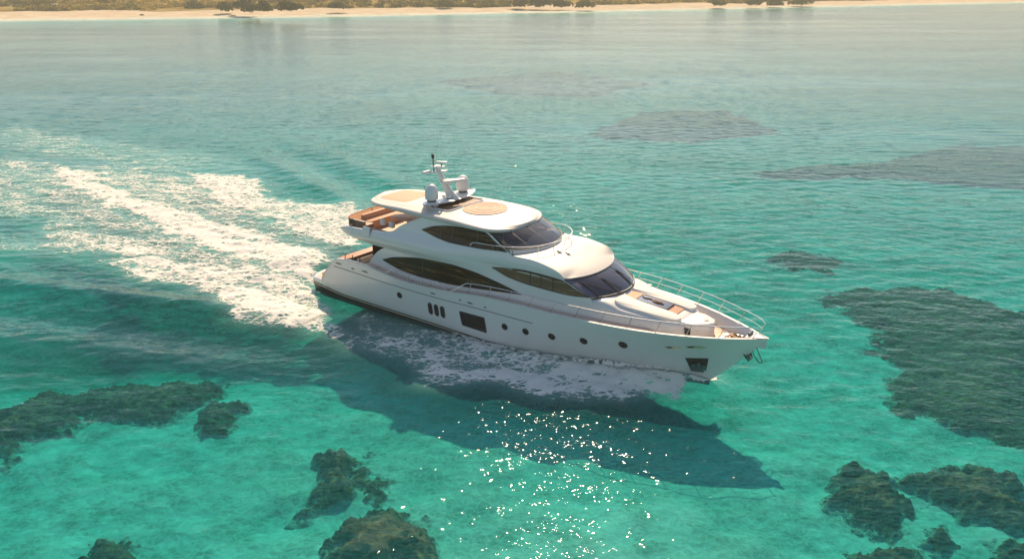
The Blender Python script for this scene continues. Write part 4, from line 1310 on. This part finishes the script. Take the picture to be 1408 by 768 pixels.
REEFS = [
    ([(-30, 561), (0, 544), (60, 532), (110, 511), (170, 506), (250, 500), (300, 506), (305, 528), (270, 550), (225, 570), (160, 576), (120, 570), (90, 588), (40, 597), (0, 632), (-30, 642)], 1.0, 'long dark reef under the water at the left, below the wake'),
    ([(252, 572), (282, 545), (340, 536), (335, 557), (302, 582), (258, 586)], .9, 'small dark reef clump off the right tip of the long left reef'),
    ([(405, 705), (415, 650), (430, 618), (470, 610), (514, 618), (512, 648), (480, 672), (440, 692)], 1.0, 'brown reef clump in clear water in front of the yacht stern'),
    ([(500, 660), (525, 640), (542, 665), (528, 690), (500, 688)], .55, 'small faint reef patch between the two brown reef clumps'),
    ([(443, 745), (470, 710), (520, 690), (575, 692), (606, 735), (604, 790), (440, 790)], 1.05, 'large round brown reef at the bottom edge with sun sparkles on it'),
    ([(80, 785), (108, 747), (140, 722), (168, 730), (192, 762), (192, 790)], .8, 'green brown reef lump at the bottom left edge'),
    ([(1112, 396), (1180, 384), (1300, 388), (1430, 425), (1450, 620), (1330, 587), (1262, 567), (1203, 542), (1225, 500), (1200, 470), (1190, 440), (1150, 415)], .60, 'broad dark reef field in the water to the right of the bow'),
    ([(1133, 655), (1170, 638), (1232, 646), (1258, 680), (1252, 715), (1215, 732), (1185, 716), (1140, 682)], 1.0, 'rounded olive reef left of the long lower right reef'),
    ([(1243, 652), (1300, 630), (1360, 638), (1430, 660), (1430, 735), (1370, 727), (1310, 702), (1270, 692)], 1.0, 'long brown reef at the lower right edge of the water'),
    ([(1150, 790), (1158, 750), (1200, 736), (1260, 742), (1275, 790)], .9, 'low mottled reef at the bottom edge under the rounded olive reef'),
    ([(1262, 720), (1300, 715), (1325, 738), (1300, 758), (1268, 748)], .8, 'small round reef knob beneath the long lower right reef'),
    ([(1335, 765), (1375, 738), (1430, 745), (1430, 790), (1340, 790)], .85, 'dark reef lump in the bottom right corner'),
    ([(1040, 348), (1080, 335), (1130, 339), (1168, 354), (1150, 366), (1090, 363)], .45, 'faint dark reef patch beyond the bow rail of the yacht'),
    ([(1025, 234), (1100, 226), (1200, 222), (1300, 196), (1430, 200), (1430, 262), (1300, 248), (1180, 240), (1090, 244)], .5, 'far brownish reef shallows at the right, well beyond the bow'),
    ([(800, 182), (880, 152), (1000, 148), (1080, 180), (960, 192), (880, 190)], .4, 'far brown reef patch straight beyond the wheelhouse roof'),
    ([(600, 108), (760, 96), (900, 112), (820, 130), (680, 126)], .4, 'palest and farthest reef shallows near the beach'),
]
for k, (px, hgt, label) in enumerate(REEFS):
    top_z = -1.15
    poly = [W(u, v, top_z) for u, v in px]
    P_ = np.array(poly)
    lo_, hi_ = P_.min(0) - 1.2, P_.max(0) + 1.2
    ctr = P_.mean(0)
    ln = max(hi_ - lo_)
    st_ = float(np.clip(ln / 240, .07, 1.2))
    gx, gy = np.meshgrid(np.arange(lo_[0], hi_[0], st_), np.arange(lo_[1], hi_[1], st_))
    sc = min(1.0, ln / 9)
    wx = (fbm(gx / (1.3 * sc), gy / (1.3 * sc), 5, 70 + k, .62) - .5) * 3.0 * sc
    wy = (fbm(gx / (1.3 * sc), gy / (1.3 * sc), 5, 90 + k, .62) - .5) * 3.0 * sc
    sd0 = sdist(poly, gx + wx, gy + wy)
    core = sst(-.25, 1.9 * sc, sd0)
    bed = bed_z(gx, gy)
    lump = fbm(gx / 1.0, gy / 1.0, 4, 110 + k, .6)
    knob = np.abs(fbm(gx / .55, gy / .55, 3, 130 + k, .6) - .5) * 2
    knob2 = np.abs(fbm(gx / .22, gy / .22, 2, 150 + k, .6) - .5) * 2
    room = np.maximum(-.45 - bed, .3)
    hh_ = np.minimum(core * hgt * (.45 + .55 * lump) * 1.10 + core * (.24 * (1 - knob) + .12 * (1 - knob2) - .16), room)
    keep = sd0 > -.35
    zz = bed + hh_ - .06
    vid = np.arange(gx.size).reshape(gx.shape)
    q = np.stack([vid[:-1, :-1], vid[:-1, 1:], vid[1:, 1:], vid[1:, :-1]], 2).reshape(-1, 4)
    kq = keep.ravel()[q].any(1)
    q = q[kq]
    used, inv = np.unique(q, return_inverse=True)
    base = np.array([ctr[0], ctr[1], float(bed_z(np.array([ctr[0]]), np.array([ctr[1]]))[0])])
    me = fast_mesh('coral_reef', np.stack([gx, gy, zz], 2).reshape(-1, 3)[used] - base, inv.reshape(-1, 4), REEF)
    attr(me, 'core', core.ravel()[used])
    o = link(bpy.data.objects.new('coral_reef', me))
    o.location = base
    tag(o, label, 'reef', 'reefs under the clear water')

# ================================================================== SHORE
def land_z(X, d):
    z = -.35 + 2.3 * sst(-8, 60, d) + .018 * np.clip(d - 50, 0, 900)
    z = z + sst(35, 110, d) * (4.5 * (fbm(X / 70, d / 60, 4, 201) - .35) + 1.2 * (fbm(X / 14, d / 14, 3, 205) - .5))
    return z + .10 * (fbm(X / 6, d / 6, 3, 209) - .5)
def sand_mat():
    t = NT('beach_sand')
    p = t.coord()
    c = t.mixc(t.maprange(t.noise(p, .12, 4.0, .6), .35, .7), (.50, .39, .27, 1), (.60, .49, .35, 1))
    c = t.mixc(t.maprange(t.noise(p, .9, 4.0), .55, .8), c, (.45, .31, .21, 1))
    t.surf(t.n('BsdfDiffuse', {'Color': c}).outputs[0])
    return t.m
def soil_mat():
    t = NT('scrub_soil')
    p = t.coord()
    c = t.mixc(t.maprange(t.noise(p, .05, 5.0, .65), .35, .65), (.22, .15, .05, 1), (.34, .24, .09, 1))
    c = t.mixc(t.maprange(t.noise(p, .35, 5.0, .7), .5, .7), c, (.07, .065, .025, 1))
    t.surf(t.n('BsdfDiffuse', {'Color': c}).outputs[0])
    return t.m
def veg_edge(X): return 44 + 14 * (fbm(X / 38, X * 0 + 3.3, 3, 220) - .5) * 2
def land_sheet(name, d0, d1, nd, nx, mat, lift=0.0, x0=-700, x1=1000):
    xs = np.linspace(x0, x1, nx)
    s = np.linspace(0, 1, nd) ** 1.6
    XX, SS = np.meshgrid(xs, s)
    e0, e1 = d0(XX), d1(XX)
    DD = e0 + (e1 - e0) * SS
    YY = shore_y(XX) + DD
    ZZ = land_z(XX, DD) + lift
    vid = np.arange(XX.size).reshape(XX.shape)
    q = np.stack([vid[:-1, :-1], vid[:-1, 1:], vid[1:, 1:], vid[1:, :-1]], 2).reshape(-1, 4)
    me = fast_mesh(name, np.stack([XX, YY, ZZ], 2).reshape(-1, 3), q, mat)
    return tag(link(bpy.data.objects.new(name, me)), kind='structure')
land_sheet('beach', lambda x: -14 + 4 * (fbm(x / 30, x * 0, 3, 230) - .5), lambda x: veg_edge(x) + 14, 60, 700, sand_mat())
land_sheet('terrain', lambda x: veg_edge(x), lambda x: 0 * x + 420, 110, 600, soil_mat(), .12)

def leaf_mat(name, cols):
    t = NT(name)
    tn = t.n('Attribute', attribute_name='tone').outputs['Fac']
    r = t.n('ValToRGB', {0: tn})
    el = r.color_ramp.elements
    el[0].position, el[0].color = 0.0, rgba(cols[0])
    el[1].position, el[1].color = 1.0, rgba(cols[-1])
    for i, c in enumerate(cols[1:-1]):
        e_ = el.new((i + 1) / (len(cols) - 1)); e_.color = rgba(c)
    df = t.n('BsdfDiffuse', {'Color': r.outputs[0]}).outputs[0]
    tl = t.n('BsdfTranslucent', {'Color': r.outputs[0]}).outputs[0]
    t.surf(t.n('MixShader', {0: .5, 1: df, 2: tl}).outputs[0])
    return t.m
LEAF = leaf_mat('scrub_leaf', [(.05, .045, .022), (.11, .095, .030), (.24, .17, .040), (.40, .27, .07)])

def leaf_clumps(cent, rad, hgt, tone, n, size, seed):
    """small randomly turned leaf sprays filling half-ellipsoids"""
    g = np.random.default_rng(seed)
    m = len(cent)
    c = np.repeat(cent, n, 0); r_ = np.repeat(rad, n); h_ = np.repeat(hgt, n)
    th = g.random(m * n) * 2 * pi
    ph = np.arccos(g.random(m * n))
    rr = .55 + .5 * g.random(m * n) ** .6
    pos = c + np.stack([r_ * rr * np.sin(ph) * np.cos(th), r_ * rr * np.sin(ph) * np.sin(th), h_ * rr * np.cos(ph)], 1)
    a = g.normal(size=(m * n, 3)); a /= np.linalg.norm(a, axis=1)[:, None]
    b = np.cross(a, g.normal(size=(m * n, 3))); b /= np.linalg.norm(b, axis=1)[:, None]
    s = (size * (.6 + .8 * g.random(m * n)))[:, None]
    q = np.stack([pos - a * s - b * s * .4, pos + a * s * .2 - b * s, pos + a * s + b * s * .4, pos - a * s * .2 + b * s], 1).reshape(-1, 3)
    t = np.repeat(np.clip(np.repeat(tone, n) + g.normal(0, .12, m * n), 0, 1), 4)
    return q, np.arange(len(q)).reshape(-1, 4), t
# low scrub as one mass
g = np.random.default_rng(77)
N = 9000
sx_ = g.uniform(-330, 520, N)
sd_r = veg_edge(sx_) + 2 + 330 * g.random(N) ** 1.5
keep = fbm(sx_ / 30, sd_r / 22, 3, 240) > .36
sx_, sd_r = sx_[keep], sd_r[keep]
cent = np.stack([sx_, shore_y(sx_) + sd_r, land_z(sx_, sd_r) - .2], 1)
tone = np.clip(fbm(sx_ / 26, sd_r / 18, 3, 250) * 1.7 - .35 + g.normal(0, .12, len(sx_)), 0, 1)
rad = g.uniform(1.2, 3.4, len(sx_)); hg = rad * g.uniform(.5, .9, len(sx_))
q, f, t_ = leaf_clumps(cent, rad, hg, tone, 34, .62, 3)
me = fast_mesh('scrub', q, f, LEAF); attr(me, 'tone', t_)
me.polygons.foreach_set('use_smooth', np.zeros(len(f), bool))
tag(link(bpy.data.objects.new('scrub', me)), 'olive and dry yellow coastal scrub covering the land behind the beach', 'scrub', kind='stuff')

def shrub_at(u, v, w, h, tone_, label, seed):
    x, y = W(u, v, 2.0)
    for _ in range(6):
        d = y - float(shore_y(x)); z = float(land_z(np.array([x]), np.array([d]))[0])
        x, y = W(u, v, z)
    g = np.random.default_rng(seed)
    k = 9
    cc = np.stack([g.normal(0, w * .24, k), g.normal(0, w * .22, k), np.abs(g.normal(h * .15, h * .16, k))], 1)
    rr = g.uniform(.28, .42, k) * w
    q, f, t_ = leaf_clumps(cc, rr, rr * .9 * h / w * 1.3, np.full(k, tone_) + g.normal(0, .08, k), 90, .50, seed + 1)
    o = empty('shrub', (x, y, z - .1))
    tag(o, label, 'shrub', 'large shrubs at the back of the beach')
    me = fast_mesh('foliage', q, f, LEAF); attr(me, 'tone', t_)
    me.polygons.foreach_set('use_smooth', np.zeros(len(f), bool))
    link(bpy.data.objects.new('foliage', me), o)
    st2 = MB()
    for i in range(4):
        a = g.random() * 6.28
        st2.tube([(0, 0, -.3), (.12 * w * cos(a), .12 * w * sin(a), h * .3), (.25 * w * cos(a + .3), .25 * w * sin(a + .3), h * .62)], [.14, .09, .04], 5)
    st2.build('stem', BARK, o)
BARK = pbr('shrub_bark', (.12, .08, .05), .9, var=.3)
for i, (u, v, w, h, tn, lb) in enumerate([
    (312, 14.5, 7, 5.2, .05, 'dark shrub just left of the gap above the driftwood heap'),
    (340, 15, 8, 6.0, .02, 'tall dark shrub directly behind the driftwood heap on the beach'),
    (362, 15, 7, 5.5, .08, 'dark shrub to the right of the tallest one behind the driftwood'),
    (400, 14.5, 7, 4.6, .10, 'lone dark green shrub between the driftwood shrubs and open yellow scrub'),
    (462, 11, 9, 4.6, .10, 'wide low dark shrub above the bare sand left of the mast'),
    (268, 12, 8, 5.0, .30, 'olive shrub standing left of the dark shrub row behind the driftwood'),
    (60, 9, 9, 4.6, .18, 'dark shrub next to the pale boulder at the far left'),
    (146, 7, 9, 4.4, .12, 'dark shrub high on the slope right of the pale boulder'),
    (612, 9, 9, 5.0, .12, 'rounded dark shrub beyond the yacht mast, alone on the shoreline'),
    (716, 9, 9, 6.0, .02, 'leftmost shrub of the dense dark thicket at the beach top'),
    (742, 9, 9, 6.5, .03, 'middle shrub of the dense dark thicket at the beach top'),
    (772, 9.5, 8, 5.5, .06, 'shrub on the right of the dense dark thicket at the beach top'),
    (800, 10, 6, 4.5, .10, 'small shrub that ends the dark thicket on its right side'),
    (1040, 7, 10, 5.5, .06, 'left one of two dark shrubs where the beach narrows'),
    (1070, 7.3, 9, 5.5, .04, 'middle dark shrub where the beach narrows to a thin line'),
    (1102, 7.6, 9, 5.0, .03, 'last dark shrub before the shore thins out at the right'),
    (990, 7, 9, 4.0, .30, 'olive shrub left of the dark shrubs where the beach narrows'),
]):
    shrub_at(u, v, w, h, tn, lb, 300 + 7 * i)

def rock(u, v, sx, sy, sz, mat, label, seed, name='boulder', cat='rock'):
    x, y = W(u, v, 1.2)
    for _ in range(6):
        d = y - float(shore_y(x)); z = float(land_z(np.array([x]), np.array([d]))[0])
        x, y = W(u, v, z)
    m = MB(); g = np.random.default_rng(seed)
    ph = g.random(6) * 6
    P = []
    for i in range(9):
        t = max(i / 8 * pi, .02) if i < 8 else pi - .02
        P.append([(sx * sin(t) * cos(a) * (1 + .18 * sin(3 * a + ph[0]) + .1 * sin(5 * a + ph[1] + t)), sy * sin(t) * sin(a) * (1 + .15 * sin(2 * a + ph[2] + 2 * t)), sz * cos(t) * (1 + .12 * sin(4 * a + ph[3]))) for a in np.linspace(0, 2 * pi, 14, endpoint=False)])
    m.grid(np.array(P), cv=True)
    o = m.build(name, mat, None, ang=50)
    o.location = (x, y, z + sz * .35)
    return tag(o, label, cat)
PALE = pbr('pale_rock', (.55, .43, .27), .9, var=.2, vscale=.8)
DARKR = pbr('dark_rock', (.10, .06, .05), .9, var=.3, vscale=.8)
rock(76, 9.5, 2.6, 1.4, 1.1, PALE, 'large pale rounded boulder lying in the scrub at the far left', 1)
rock(345, 16.6, 1.2, .9, .6, PALE, 'small pale mound of sand rock at the scrub foot right of the driftwood', 2)
rock(326, 24.3, .9, .7, .45, DARKR, 'dark rock at the water edge just below the driftwood heap', 3)
rock(195, 21.0, .9, .6, .3, DARKR, 'small dark rock alone on the sand left of the driftwood heap', 4)
rock(744, 17.3, .8, .7, .4, DARKR, 'left one of a pair of dark rocks at the water edge beyond the hardtop', 5)
rock(750, 17.4, .7, .6, .35, DARKR, 'right one of a pair of dark rocks at the water edge beyond the hardtop', 6)
rock(833, 16.0, 2.4, .7, .22, pbr('weed_line', (.30, .18, .12), .9), 'low reddish rock shelf on the wet sand right of the rock pair', 7)
rock(847, 15.8, .8, .6, .4, DARKR, 'dark rock at the right end of the low reddish shelf', 8)
# driftwood heap
x, y = W(320, 20, 1.2)
d = y - float(shore_y(x)); z = float(land_z(np.array([x]), np.array([d]))[0])
dw = empty('driftwood_heap', (x, y, z))
tag(dw, 'tangled heap of dark and bleached driftwood on the sand below the dark shrubs', 'driftwood')
g = np.random.default_rng(9)
for i in range(9):
    a = g.random() * pi
    L_ = g.uniform(.8, 1.9)
    c0 = np.array([g.normal(0, .6), g.normal(0, .4), .25 + .08 * i])
    dv = np.array([cos(a), sin(a) * .6, g.normal(0, .25)]) * L_
    MB().tube([c0 - dv, c0, c0 + dv * .9], [.13, .16, .09], 6).build('log', DARKR if i % 3 else PALE, dw)

# ================================================================== HAZE
def haze_mat():
    t = NT('sea_haze')
    pv = t.n('VolumePrincipled', {'Color': (1.0, .87, .68, 1), 'Density': HAZE, 'Anisotropy': 0.0})
    t.t.links.new(pv.outputs[0], t.out.inputs['Volume'])
    return t.m
HAZE = 0.00047
m = MB(); m.box(-1420, 1420, -70, 1520, -11, 40)
hz_o = m.build('haze', haze_mat(), None, smooth=False)
tag(hz_o, 'thin warm sea haze over the whole bay', 'haze', kind='stuff')
